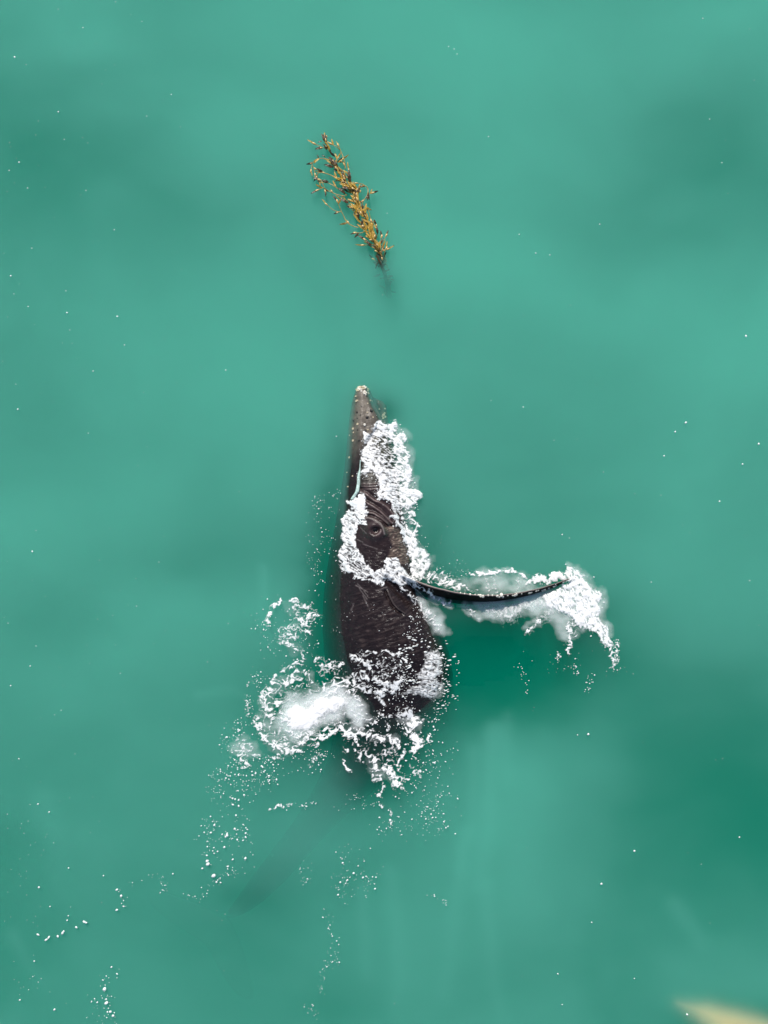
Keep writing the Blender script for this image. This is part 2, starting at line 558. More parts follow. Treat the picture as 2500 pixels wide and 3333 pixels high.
lay((1 - sstep(1400, 1540, py)) * .95, (.115, .098, .080))
lay((1 - sstep(1330, 1450, py)) * np.exp(-((px - 1180) / 20) ** 2) * .8, (.21, .18, .145))  # highlight along the rostrum ridge, painted as a paler streak
lay(jaw * .85, (.065, .065, .045))
lay(.7 * np.exp(-de ** 2 * .3) * sstep(1620, 1680, py), (.048, .029, .029))
lay(sstep(1560, 1600, py) * (1 - sstep(1680, 1720, py)) * sstep(1175, 1190, px) * .8, (.042, .026, .027))
lay(fold_l * .5, (.22, .16, .15))
lay(brow * .3, (.55, .48, .45))  # sunlit crest of the brow painted pale
lay(plm * sstep(-.2, .9, pl) * (.45 + .8 * fbm(px / 18, py / 12, 2, 23)), (.50, .39, .31))
lay(plm * .35, (.17, .12, .095))
lay(cr_l * .35, (.20, .16, .15))
lay(fm * sstep(.35, .9, rip) * .5, (.13, .095, .085))  # glints on the water film painted in as paler strokes
scr = np.zeros_like(px)
for pts in [Z2([(545, 835), (600, 890), (655, 965)]), Z2([(520, 850), (640, 910)]), Z2([(500, 1050), (470, 1130)]),
            Z2([(745, 905), (860, 865)]), Z2([(600, 400), (760, 455)]), 
            Z2([(575, 225), (640, 285)]), Z2([(530, 350), (600, 380)]), Z2([(600, 960), (660, 1080)]), Z2([(560, 880), (650, 1000)])]:
    d, _ = seg_dist(px + 2 * noise(px / 9, py / 9, 3), py, pts)
    scr = np.maximum(scr, np.exp(-(d / 1.3) ** 2))
lay(scr * .38, (.34, .29, .28))
lay(sstep(.52, .60, fbm(px / 7, py / 7, 2, 61)) * .25 * sstep(1640, 1700, py), (.30, .25, .24))
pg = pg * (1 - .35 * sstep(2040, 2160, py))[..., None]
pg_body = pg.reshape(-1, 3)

# flipper: a blade standing on its trailing edge, knobbly leading edge up
fl_path = np.array(Z4([(-90, 215), (-20, 250), (60, 280), (130, 315), (230, 352), (340, 380), (450, 402), (560, 414), (660, 416), (760, 410), (860, 398),
                       (960, 378), (1060, 352), (1150, 322), (1225, 295)]))
nf = 140
tf = np.linspace(0, 1, nf)
fx = np.interp(tf * (len(fl_path) - 1), np.arange(len(fl_path)), fl_path[:, 0])
fy = np.interp(tf * (len(fl_path) - 1), np.arange(len(fl_path)), fl_path[:, 1])
k = np.hanning(17); k /= k.sum()
fx = np.convolve(np.pad(fx, 8, 'reflect', reflect_type='odd'), k, 'valid')
fy = np.convolve(np.pad(fy, 8, 'reflect', reflect_type='odd'), k, 'valid')
chord = np.interp(tf, [0, .15, .4, .7, .92, 1], [.8, .95, .85, .62, .32, .04])
thick = np.interp(tf, [0, .15, .4, .7, .92, 1], [.10, .06, .046, .034, .022, .010])
ztop = np.interp(tf, [0, .12, .3, .6, .9, 1], [.10, .30, .38, .35, .17, .06])
knob = .018 * np.clip(np.sin(tf * 2 * np.pi * 9.5), 0, 1) ** 2 * sstep(.25, .4, tf)
vf, cf = [], []
NA = 26
for i in range(nf):
    p = W(fx[i], fy[i], ztop[i])
    i0, i1 = max(i - 2, 0), min(i + 2, nf - 1)
    tg = Vector((fx[i1] - fx[i0], -(fy[i1] - fy[i0]), 0)).normalized()
    nrm = Vector((-tg.y, tg.x, 0))                      # towards north
    dn = (nrm * -.36 + Vector((0, 0, -1))).normalized()
    th_ = dn.cross(tg).normalized()
    if th_.y < 0: th_ = -th_
    for a in range(NA):
        an = 2 * math.pi * a / NA
        c_, s_ = math.cos(an), math.sin(an)
        s01 = (1 - c_) / 2                               # 0 at the leading edge, 1 at the trailing edge
        w_ = thick[i] * (math.sqrt(max(s01, 0)) * (1 - s01) * 2.2)
        pt = p + dn * (chord[i] * s01) + th_ * (w_ * (1 if s_ >= 0 else -1)) - dn * (knob[i] * (1 - s01) ** 6)
        vf.append(pt)
        nz = noise(np.array([tf[i] * 40.]), np.array([s01 * 5 + (3 if s_ > 0 else 0)]), 5)[0]
        lead = math.exp(-(s01 / .03) ** 2)  # sunlit strip and highlight of this edge are painted into the colour
        col = np.array([.013, .0095, .0095]) * (1 + .5 * nz) + lead * np.array([.18, .135, .125]) + math.exp(-(s01 / .012) ** 2) * np.array([.30, .27, .25])
        cf.append(col)
ff = []
for i in range(nf - 1):
    for a in range(NA):
        b1 = (a + 1) % NA
        ff.append((i * NA + a, (i + 1) * NA + a, (i + 1) * NA + b1, i * NA + b1))
ff += [tuple(range(NA)), tuple((nf - 1) * NA + a for a in reversed(range(NA)))]

# flukes at the end of the tail, deep down
vk = []
ax = Vector((-.72, -.69, 0)).normalized()
sp = Vector((-ax.y, ax.x, 0))
c0 = W(735, 3010, -2.4)
nk = 40
for i in range(nk + 1):
    s = -1 + 2 * i / nk
    le = .1 + .95 * abs(s) ** 1.3
    ch = .75 * (1 - abs(s) ** 2.2) ** .6 + .02
    le += -.22 * math.exp(-(s / .05) ** 2) * 0
    for a in range(12):
        an = 2 * math.pi * a / 12
        c_, s_ = (1 - math.cos(an)) / 2, math.sin(an)
        vk.append(c0 + sp * (1.75 * s) + ax * (le + ch * c_ - .2) + Vector((0, 0, -.35 * abs(s) - .05 + (.10 * (1 - abs(s)) + .015) * s_)))
fk = [(i * 12 + a, i * 12 + (a + 1) % 12, (i + 1) * 12 + (a + 1) % 12, (i + 1) * 12 + a) for i in range(nk) for a in range(12)]
fk += [tuple(reversed(range(12))), tuple(nk * 12 + a for a in range(12))]


def fix_normals(o):
    bm = bmesh.new()
    bm.from_mesh(o.data)
    bmesh.ops.recalc_face_normals(bm, faces=bm.faces)
    bm.to_mesh(o.data)
    bm.free()


body = link_mesh('body', vb_, faces, SKIN, whale)
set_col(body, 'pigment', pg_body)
fin_o = link_mesh('flipper', vf, ff, FIN_SKIN)
set_col(fin_o, 'pigment', np.clip(np.array(cf), .004, 1))
flk_o = link_mesh('fluke', vk, fk, SKIN)
set_col(flk_o, 'pigment', np.full((len(vk), 3), .03))
for o in (body, fin_o, flk_o): fix_normals(o)
# weld flipper and flukes onto the trunk: one continuous skin
for o in (fin_o, flk_o):
    md = body.modifiers.new('weld', 'BOOLEAN')
    md.operation, md.solver, md.object = 'UNION', 'EXACT', o
dg = bpy.context.evaluated_depsgraph_get()
me = bpy.data.meshes.new_from_object(body.evaluated_get(dg), depsgraph=dg)
body.modifiers.clear()
old = body.data
body.data = me
me.name = 'body'
bpy.data.meshes.remove(old)
for o in (fin_o, flk_o): bpy.data.objects.remove(o)
# the weld forgets the added pieces' pigment: hand it back vertex by vertex
from mathutils.kdtree import KDTree
add_v = [Vector(p) for p in vf] + [Vector(p) for p in vk]
add_c = np.concatenate([np.clip(np.array(cf), .004, 1), np.full((len(vk), 3), .03)])
kd = KDTree(len(add_v))
for i, p in enumerate(add_v): kd.insert(p, i)
kd.balance()
pa = me.attributes['pigment']
pc = np.empty(len(me.vertices) * 4, dtype=np.float32)
pa.data.foreach_get('color', pc)
pc = pc.reshape(-1, 4)
on_fin = np.zeros(len(me.vertices), bool)
for v_ in me.vertices:
    _, i, d_ = kd.find(v_.co)
    if d_ < 1e-3:
        pc[v_.index, :3] = add_c[i]
        on_fin[v_.index] = i < len(vf)
pa.data.foreach_set('color', pc.ravel())
me.materials.append(FIN_SKIN)
for p in me.polygons:
    if all(on_fin[i] for i in p.vertices): p.material_index = 1
me.polygons.foreach_set('use_smooth', np.ones(len(me.polygons), dtype=bool))
bvh = BVHTree.FromPolygons([v.co.copy() for v in me.vertices], [tuple(p.vertices) for p in me.polygons])


def drop(x, y, z0=3):
    h = bvh.ray_cast(Vector((x, y, z0)), Vector((0, 0, -1)))
    return h[0], h[1]


def on_whale(px_, py_, zg=.1):
    """point and normal on the whale under a photograph pixel, or None"""
    eye = Vector((0, 0, H))
    g = W(px_, py_, 0)
    h = bvh.ray_cast(eye, (g - eye).normalized())
    return (h[0], h[1]) if h[0] is not None else (None, None)


# eye with its lids
ep, en = on_whale(*eyec)


def lathe(prof_, seg=12):
    v, f = [], []
    for (r_, z_) in prof_:
        for s in range(seg):
            a = 2 * math.pi * s / seg
            v.append((r_ * math.cos(a), r_ * math.sin(a), z_))
    for i in range(len(prof_) - 1):
        for s in range(seg):
            f.append((i * seg + s, i * seg + (s + 1) % seg, (i + 1) * seg + (s + 1) % seg, (i + 1) * seg + s))
    f.append(tuple((len(prof_) - 1) * seg + s for s in range(seg)))
    return v, f


v, f = lathe([(.100, -.06), (.104, -.02), (.094, .02), (.070, .048), (.036, .064), (.006, .07)], 24)
eye = link_mesh('eye', v, f, EYE, whale)
eye.location = ep + Vector((.01, .0, -.05))
eye.scale = (1.0, .72, .9)
eye.rotation_euler = (0, 0, R(25))
v, f = [], []
NS = 36
for i in range(NS):
    a = R(-125 + 200 * i / (NS - 1))
    for k in range(8):
        b_ = 2 * math.pi * k / 8
        wd = .022 * math.sin(math.pi * (i + .5) / NS) ** .7
        rr = .118 + wd * math.cos(b_)
        v.append((rr * math.cos(a) * 1.12, rr * math.sin(a) * 1.0, wd * math.sin(b_) * 1.6))
for i in range(NS - 1):
    for k in range(8):
        f.append((i * 8 + k, (i + 1) * 8 + k, (i + 1) * 8 + (k + 1) % 8, i * 8 + (k + 1) % 8))
lid = link_mesh('eyelid', v, f, SKIN, whale)
set_col(lid, 'pigment', np.array([(.16, .12, .115)] * len(v)))  # pale tone paints the lit crescent beside the eye
lid.location = ep + Vector((.0, .0, .03))

# barnacles and tubercles
v, f = lathe([(1.0, -.5), (.95, .15), (.72, .75), (.50, .85), (.34, .55), (.12, .45)], 10)
rg = np.random.default_rng(3)
bme = link_mesh('barnacle', v, f, BARN, whale, smooth=False)
bme_w = link_mesh('barnacle', v, f, BARN_W, whale, smooth=False)
tv, tf_ = lathe([(1.0, -.4), (.97, .1), (.8, .45), (.5, .68), (.15, .75)], 12)
tub = link_mesh('tubercle', tv, tf_, TUBER, whale)
used = set()


def put(src, pxy, r_, lift=0.0):
    p, nrm = on_whale(*pxy)
    if p is None or p.z < -1.2:
        return
    o = src
    if src.name in used:
        o = src.copy()
        COL.objects.link(o)
    used.add(o.name)
    o.parent = whale
    nrm = (nrm + Vector((0, 0, .5))).normalized()
    o.rotation_euler = nrm.to_track_quat('Z', 'Y').to_euler()
    o.location = p + Vector((0, 0, lift))
    o.scale = (r_ * rg.uniform(.85, 1.2), r_ * rg.uniform(.85, 1.2), r_ * rg.uniform(.8, 1.2))


for a, b_, r_ in [(527, 300, 11), (535, 350, 15), (545, 345, 10), (680, 345, 12), (700, 350, 9), (545, 600, 13), (495, 650, 13), (655, 660, 9), (495, 778, 12), (455, 960, 12),
                  (428, 500, 9), (425, 668, 8), (460, 720, 9), (712, 525, 8), (430, 1120, 8), (440, 1275, 9), (490, 1160, 8), (815, 318, 14), (838, 345, 16), (850, 335, 11), (836, 372, 13),
                  (838, 432, 9), (780, 435, 9), (826, 498, 14), (842, 520, 12), (820, 535, 12), (836, 480, 10), (815, 512, 10), (500, 690, 8), (650, 475, 8), (655, 375, 6)]:
    put(bme, Z1([(a, b_)])[0], r_ / 3.318 / PM * 1.05)
put(bme_w, Z1([(620, 605)])[0], 17 / 3.318 / PM)
for k in range(34):
    a = rg.uniform(0, 2 * math.pi)
    q_ = math.sqrt(rg.uniform(0, 1))
    put(bme if k % 3 else bme_w, Z1([(592 + 74 * q_ * math.cos(a), 222 + 34 * q_ * math.sin(a))])[0], rg.uniform(8, 14) / 3.318 / PM)
for k in range(8):
    put(bme if k % 2 else bme_w, Z1([(632 + rg.uniform(-30, 36), 266 + rg.uniform(-16, 18))])[0], rg.uniform(9, 14) / 3.318 / PM)
for a, b_, r_ in [(540, 470, 13), (692, 455, 19), (647, 525, 19), (575, 500, 8), (460, 500, 12), (710, 376, 10), (625, 672, 15), (540, 535, 9), (465, 420, 12), (545, 660, 9), (560, 775, 12),
                  (640, 292, 12), (500, 560, 9), (590, 410, 6)]:
    put(tub, Z1([(a, b_)])[0], r_ / 3.318 / PM)
for a, b_, r_ in [(510, 407, 6), (545, 410, 5), (585, 418, 10), (602, 423, 10), (570, 412, 6), (705, 420, 9), (735, 411, 13), (745, 424, 9), (720, 425, 8), (830, 413, 10), (842, 408, 9), (815, 414, 7),
                  (935, 396, 9), (950, 393, 8), (1030, 378, 9), (1045, 372, 10), (1110, 350, 8), (1125, 345, 7), (1180, 320, 7), (320, 364, 8), (360, 376, 8), (440, 397, 5), (470, 402, 5),
                  (880, 403, 6), (985, 383, 7), (1000, 378, 6), (640, 415, 6), (670, 415, 6), (780, 415, 6), (1075, 362, 7)]:
    put(bme_w, Z4([(a, b_)])[0], r_ / 2.212 / PM * 1.1)

# ------------------------------------------------------------------ foam
def stroke_field(x, y, strokes):
    r = np.zeros_like(x)
    for pts, w, a in strokes:
        xs, ys = [p[0] for p in pts], [p[1] for p in pts]
        m = (x > min(xs) - 2 * w) & (x < max(xs) + 2 * w) & (y > min(ys) - 2 * w) & (y < max(ys) + 2 * w)
        if not m.any(): continue
        d, tt = seg_dist(x[m], y[m], pts)
        r[m] = np.maximum(r[m], a * np.exp(-(d / w) ** 2 * 1.3))
    return r


def poly_field(x, y, polys):
    r = np.zeros_like(x)
    for pts, soft, a in polys:
        r = np.maximum(r, a * sstep(-soft, soft, poly_sd(x, y, pts)))
    return r


def foam_sheet(name, box, dense, lace, label, step=2.0, thin=None, seed=0, lump=.07, flow=(1, 0), wisp=.8):
    """froth lying on the sea or on the whale: dense masses with billowing edges and lacy strands with holes"""
    x, y = px_grid(*box, step)
    wx = x + 14 * fbm(x / 28, y / 28, 3, seed + 1) + 6 * fbm(x / 9, y / 9, 3, seed + 9)
    wy = y + 14 * fbm(x / 28, y / 28, 3, seed + 2) + 6 * fbm(x / 9, y / 9, 3, seed + 10)
    bil = 1 - np.abs(fbm(x / 17, y / 17, 4, seed + 4)) * 2
    D = poly_field(wx, wy, dense)
    if thin is not None:
        hole = poly_field(wx, wy, thin)
        fu, fv = x * flow[0] + y * flow[1], -x * flow[1] + y * flow[0]
        str_ = ridge(fu / 22 + .5 * fbm(x / 30, y / 30, 2, seed), fv / 7, 3, seed + 14)
        D = D * (1 - hole) + D * hole * np.clip((str_ - .47) * 2.6, 0, 1)
    fu, fv = x * flow[0] + y * flow[1], -x * flow[1] + y * flow[0]
    wsp = ridge((fu + 10 * fbm(x / 24, y / 24, 2, seed + 40)) / 26, (fv + 8 * fbm(x / 20, y / 20, 3, seed + 41)) / 9, 3, seed + 44)
    D = D * (1 - wisp * np.clip((.66 - wsp) * 2.2, 0, 1))
    D = np.clip(D * (.86 + .30 * bil) + .26 * fbm(x / 7, y / 7, 3, seed + 7) * (D > .02) * (1.1 - D), 0, 1)
    lx = x + 16 * fbm(x / 34, y / 34, 3, seed + 21)
    ly = y + 16 * fbm(x / 34, y / 34, 3, seed + 22)
    Ls = np.maximum(stroke_field(wx, wy, [s for s in lace if s[1] > 0 and not s[0][0] == s[0][-1]]), poly_field(wx, wy, [(s[0], -s[1], s[2]) for s in lace if s[1] < 0]))
    rg1 = ridge(lx / 24, ly / 17, 2, seed + 25)
    rg2 = ridge(lx / 9 + 3, ly / 7, 2, seed + 27)
    cell = rg1 * .88 + rg2 * .22
    Lc = np.clip((Ls * .80 + cell * 1.35 - 1.23) * 1.7, 0, 1) * sstep(.05, .25, Ls)
    c = np.maximum(D, Lc)
    c = np.where(c < .06, 0, c)
    keep = np.maximum.reduce([c[:-1, :-1], c[1:, :-1], c[:-1, 1:], c[1:, 1:]]) > .10
    ny, nx = x.shape
    used_ = np.zeros((ny, nx), bool)
    for dy in (0, 1):
        for dx in (0, 1):
            used_[dy:ny - 1 + dy, dx:nx - 1 + dx] |= keep
    idx = np.full((ny, nx), -1)
    idx[used_] = np.arange(used_.sum())
    X, Y, C = x[used_], y[used_], c[used_]
    wxp, wyp = (X - 1250) / PM, (1666.5 - Y) / PM
    zb = np.zeros(len(X))
    for i in range(len(X)):
        p, _ = drop(wxp[i] * .985, wyp[i] * .985)
        if p is not None and p.z > 0: zb[i] = p.z
    bl2 = 1 - np.abs(fbm(x / 30, y / 30, 2, seed + 5)) * 1.6
    Dq = D.copy()
    for _ in range(4):
        Dp = np.pad(Dq, 2, mode='edge')
        Dq = (Dp[2:-2, 2:-2] * 2 + Dp[:-4, 2:-2] + Dp[4:, 2:-2] + Dp[2:-2, :-4] + Dp[2:-2, 4:]) / 6
    hgt = .012 + lump * Dq[used_] * np.clip(.25 + .75 * bl2[used_], .1, 1.3) + .006 * C + .004 * np.clip(bil[used_], 0, 1) * C
    z_ = zb + hgt
    f_ = 1 - z_ / H
    V = np.stack([wxp * f_, wyp * f_, z_], 1)
    cc = np.argwhere(keep)
    j, i = cc[:, 0], cc[:, 1]
    F = np.stack([idx[j + 1, i], idx[j + 1, i + 1], idx[j, i + 1], idx[j, i]], 1)
    o = link_mesh(name, V, F, FOAM)
    set_attr(o, 'cover', C)
    tag(o, label, 'foam', kind='stuff')
    print(name, len(F))
    return o


HW = Z1([(710, 600), (800, 560), (830, 600), (900, 600), (950, 570), (965, 620), (940, 650), (960, 700), (1040, 700), (1065, 780), (1050, 850), (1090, 900), (1105, 990), (1100, 1080), (1145, 1160),
         (1110, 1230), (1100, 1290), (1170, 1290), (1230, 1370), (1200, 1440), (1150, 1510), (1080, 1490), (1000, 1500), (930, 1520), (900, 1450), (830, 1410), (760, 1400), (770, 1330), (790, 1290),
         (770, 1190), (730, 1150), (690, 1090), (640, 1150), (590, 1170), (585, 1100), (610, 1050), (580, 980), (590, 900), (620, 830), (600, 760), (610, 700), (690, 690)])
HWt = Z1([(700, 725), (860, 700), (950, 760), (940, 850), (1000, 900), (990, 960), (960, 1080), (840, 1100), (820, 1000), (760, 920), (720, 850)])
foam_sheet('wash_foam', (1155, 1400, 1355, 1680), [(HW, 5, 1)],
           [(Z1([(1090, 1500), (1150, 1560), (1140, 1650)]), 14, .75), (Z1([(990, 1500), (960, 1580), (1000, 1659)]), 12, .7), (Z1([(1000, 1640), (1130, 1600)]), 10, .6),
            (Z1([(760, 1300), (800, 1340), (760, 1380)]), 7, .6)],
           'bright white wash foam spilling over the whale jaw beside its rostrum', thin=[(HWt, 14, 1.0), (HW, 30, .55)], seed=3, flow=(.93, .35), step=1.8, lump=.04)

ER = Z2([(470, 0), (640, 0), (640, 60), (600, 130), (555, 190), (525, 250), (505, 330), (520, 420), (545, 480), (600, 560), (640, 630), (740, 690), (820, 655), (850, 600), (870, 560), (930, 565), (1000, 580),
         (1020, 640), (1090, 720), (1150, 770), (1190, 800), (1170, 860), (1080, 850), (1000, 850), (960, 820), (850, 785), (760, 785), (640, 745), (540, 730), (440, 715), (370, 620), (340, 520), (360, 430), (400, 400),
         (360, 310), (380, 210), (400, 110), (440, 60)])
ER2 = Z1([(430, 1430), (500, 1395), (560, 1360), (620, 1370), (640, 1500), (640, 1670), (470, 1670), (480, 1500)])
VR = Z2([(900, 100), (960, 190), (1010, 260), (1050, 400), (1095, 480), (1115, 580), (1100, 640), (1130, 720), (1150, 780), (1250, 740), (1310, 690), (1320, 560), (1270, 470), (1200, 430), (1170, 330), (1150, 270),
         (1060, 250), (1010, 190), (960, 80)])
ERt = Z2([(400, 430), (500, 420), (560, 520), (640, 650), (760, 720), (640, 730), (520, 700), (440, 620)])
foam_sheet('eye_ring_foam', (1085, 1430, 1590, 1925), [(ER, 4, .95), (ER2, 4, 1), (VR, 5, 1)],
           [(Z2([(1040, 40), (1130, 140), (1190, 220), (1160, 280)]), 12, .75), (Z2([(1020, 60), (1040, 160), (1080, 230)]), 12, .75), (Z2([(520, 740), (660, 800), (740, 800), (830, 810)]), 9, .8),
            (Z2([(440, 700), (360, 640), (345, 520)]), 9, .7), (Z2([(500, 520), (590, 580), (610, 600)]), 10, .7), (Z2([(380, 70), (440, 60)]), 6, .8)],
           'ring of white foam curling round the whale eye and throat', thin=[(ERt, 8, .85), (ER, 20, .55), (VR, 20, .5)], seed=13, flow=(.8, .6), step=1.8, lump=.04)

F3 = Z4([(1050, 300), (1170, 262), (1230, 215), (1290, 240), (1340, 310), (1390, 360), (1410, 390), (1450, 400), (1460, 440), (1430, 520), (1420, 580), (1480, 630), (1510, 690), (1520, 770), (1500, 790), (1450, 720),
         (1350, 650), (1270, 640), (1240, 570), (1180, 540), (1120, 500), (1060, 480), (1030, 420), (1110, 385), (1225, 318), (1215, 290), (1150, 300), (1060, 330)])
F3b = Z4([(600, 500), (740, 490), (900, 468), (1060, 430), (1120, 500), (1060, 590), (1010, 610), (920, 680), (1000, 590), (1060, 520), (1000, 495), (900, 510), (880, 560), (820, 600), (740, 600), (660, 550)])
F1 = Z4([(90, 280), (220, 255), (300, 270), (400, 310), (480, 350), (560, 392), (450, 380), (350, 355), (200, 310)])
foam_sheet('flipper_foam', (1300, 2030, 1830, 2190), [(F3, 6, 1.0), (F3b, 16, .42)],
           [(Z4([(520, 272), (600, 257), (700, 246), (820, 241), (880, 268), (930, 305)]), 8, 1.0), (Z4([(930, 305), (1000, 300), (1100, 285), (1180, 265)]), 13, 1.0), (F1, -8, .72),
            (Z4([(270, 240), (360, 275), (430, 330)]), 16, .45), (Z4([(620, 300), (640, 380)]), 12, .4), (Z4([(680, 280), (690, 380)]), 10, .45), (Z4([(860, 300), (850, 370)]), 10, .4),
            (Z4([(1500, 770), (1540, 850), (1540, 920)]), 9, .75), (Z4([(1560, 740), (1575, 800), (1550, 880)]), 7, .6), (Z4([(1220, 600), (1240, 690), (1210, 770), (1228, 830)]), 11, .72),
            (Z4([(1260, 650), (1270, 720)]), 8, .6), (Z4([(1430, 530), (1455, 600)]), 5, .9), (Z4([(90, 300), (140, 360), (200, 385), (250, 420)]), 10, .85), (Z4([(230, 420), (310, 462), (390, 478)]), 9, .72),
            (Z4([(0, 350), (60, 400), (100, 430)]), 9, .8), (Z4([(110, 470), (180, 540), (250, 590), (280, 650)]), 20, .55), (Z4([(620, 470), (625, 520)]), 4, .8), (Z4([(480, 490), (540, 560), (580, 585)]), 10, .5),
            (Z4([(1010, 600), (940, 650), (895, 700)]), 6, .75), (Z4([(1140, 830), (1145, 880)]), 6, .7)],
           'white foam and spray trailing along the raised flipper and its tip', thin=[(F3, 40, .42)], flow=(.55, .83), seed=23, step=1.9, lump=.04)

L5 = LL([(555, 830), (600, 780), (680, 800), (750, 745), (860, 725), (930, 750), (900, 780), (810, 800), (760, 870), (690, 920), (600, 915)])
L11 = LL([(1440, 440), (1500, 420), (1530, 460), (1520, 580), (1490, 610), (1530, 650), (1510, 700), (1460, 730), (1390, 695), (1300, 690), (1350, 662), (1400, 640), (1430, 610), (1390, 570), (1430, 520)])
lace = [(LL([(525, 100), (470, 150), (430, 200), (430, 250)]), 10, 1.0),
        (LL([(580, 90), (620, 95), (700, 140), (770, 190), (700, 300), (660, 310), (560, 400), (490, 350), (480, 270), (580, 240), (560, 180)]), -12, .42),
        (LL([(640, 230), (690, 290)]), 14, .8), (LL([(700, 190), (740, 200)]), 10, .8), (LL([(580, 95), (615, 90)]), 8, .8),
        (LL([(500, 350), (560, 380), (620, 430), (650, 480), (590, 510), (530, 545)]), 12, .62), (LL([(600, 490), (660, 540), (690, 600), (720, 650)]), 8, .75),
        (LL([(660, 450), (640, 500)]), 12, .6), (LL([(610, 580), (540, 640), (470, 650), (420, 700), (420, 790), (450, 830)]), 22, .72), (LL([(480, 600), (430, 680)]), 14, .75),
        (LL([(490, 750), (530, 850), (600, 910)]), 10, .9), (LL([(560, 600), (640, 600)]), 9, .7), (LL([(800, 610), (790, 680)]), 7, .7), (LL([(340, 610), (300, 650)]), 5, .85), (LL([(300, 700), (300, 820)]), 9, .5),
        (LL([(360, 880), (430, 980), (520, 1050), (600, 1060), (690, 960), (730, 920)]), 22, .66), (LL([(380, 950), (450, 1020), (530, 1075), (640, 1050)]), 10, .85), (LL([(440, 870), (480, 940)]), 18, .55),
        (LL([(560, 930), (600, 970), (680, 960)]), 12, .75), (LL([(260, 1000), (300, 1040), (250, 1080), (290, 1150)]), 22, .55), (LL([(320, 1080), (420, 1100), (510, 1110)]), 9, .6),
        (LL([(210, 930), (200, 960)]), 9, .6), (LL([(720, 990), (800, 980), (860, 930), (885, 905)]), 7, .95), (LL([(770, 960), (825, 915)]), 8, .9), (LL([(690, 1020), (750, 1030)]), 8, .7),
        (LL([(850, 620), (960, 620), (1040, 670), (1100, 690), (1170, 690)]), 16, .82), (LL([(1000, 580), (1100, 610), (1200, 650), (1280, 640), (1230, 690)]), 14, .85),
        (LL([(960, 440), (1030, 500), (1080, 540), (1020, 560)]), 9, .85), (LL([(970, 470), (1080, 490)]), 8, .8), (LL([(1040, 430), (1160, 430), (1260, 450), (1320, 500)]), 6, .8),
        (LL([(780, 500), (850, 520), (915, 510)]), 9, .78), (LL([(730, 490), (770, 460)]), 6, .8), (LL([(800, 720), (900, 640), (970, 680), (1010, 760)]), 20, .66), (LL([(1090, 540), (1180, 570), (1300, 600)]), 12, .62),
        (LL([(1100, 700), (1190, 770)]), 9, .75), (LL([(1150, 830), (1230, 840)]), 8, .7), (LL([(1130, 880), (1080, 880)]), 6, .6),
        (LL([(1275, 830), (1320, 815), (1340, 850), (1385, 880), (1310, 930), (1360, 970), (1400, 1010), (1360, 1050)]), 15, .92), (LL([(1450, 965), (1460, 1025)]), 6, .85), (LL([(1410, 850), (1460, 870)]), 12, .5),
        (LL([(890, 900), (930, 945), (1050, 960), (1130, 970), (1200, 1000), (1270, 1005)]), 14, .88), (LL([(900, 920), (1000, 930), (1080, 930)]), 15, .6), (LL([(990, 960), (995, 1030)]), 6, .9),
        (LL([(940, 1060), (990, 1060), (1020, 1085)]), 10, .9), (LL([(1030, 1100), (1100, 1110), (1130, 1160), (1230, 1190), (1260, 1275)]), 19, .86), (LL([(1275, 1030), (1285, 1090), (1250, 1190)]), 8, .85),
        (LL([(1230, 1260), (1320, 1240), (1400, 1200)]), 9, .6), (LL([(1140, 1230), (1160, 1290), (1150, 1350)]), 11, .7), (LL([(1210, 1440), (1215, 1530)]), 8, .75), (LL([(1160, 1390), (1140, 1420)]), 6, .7),
        (LL([(905, 1120), (930, 1170), (970, 1190)]), 7, .9), (LL([(1100, 1190), (1120, 1250)]), 12, .55), (LL([(700, 1150), (730, 1130), (770, 1060)]), 10, .55), (LL([(1190, 900), (1200, 990), (1220, 1020)]), 9, .6),
        (LL([(440, 1430), (520, 1410)]), 5, .75), (LL([(560, 1410), (590, 1415)]), 4, .8), (LL([(1030, 830), (1050, 870), (1110, 880)]), 6, .6), (LL([(1180, 1040), (1200, 1090)]), 8, .7), (LL([(1330, 1150), (1380, 1200), (1400, 1250)]), 8, .5),
        (LL([(425, 400), (435, 420)]), 5, 1.1),
        (LL([(900, 900), (1060, 930), (1280, 1000), (1290, 1200), (1250, 1280), (1100, 1180), (950, 1060)]), -20, .28),
        (LL([(400, 640), (560, 580), (700, 600), (860, 620), (1040, 700), (1050, 880), (880, 960), (700, 1040), (520, 1070), (380, 950), (360, 760)]), -26, .30),
        (LL([(960, 420), (1200, 420), (1330, 520), (1280, 660), (1060, 640), (980, 560)]), -18, .29), (LL([(700, 440), (900, 480), (960, 600), (760, 600)]), -20, .30)]
foam_sheet('swirl_foam', (700, 1510, 1925, 2740), [(L5, 20, 1.0), (L11, 10, .85)], lace, thin=[(L11, 14, .8)], flow=(.97, .2),
           label='lacy white foam swirling behind the whale where its tail sinks', seed=33, step=2.0, lump=.03, wisp=.2)

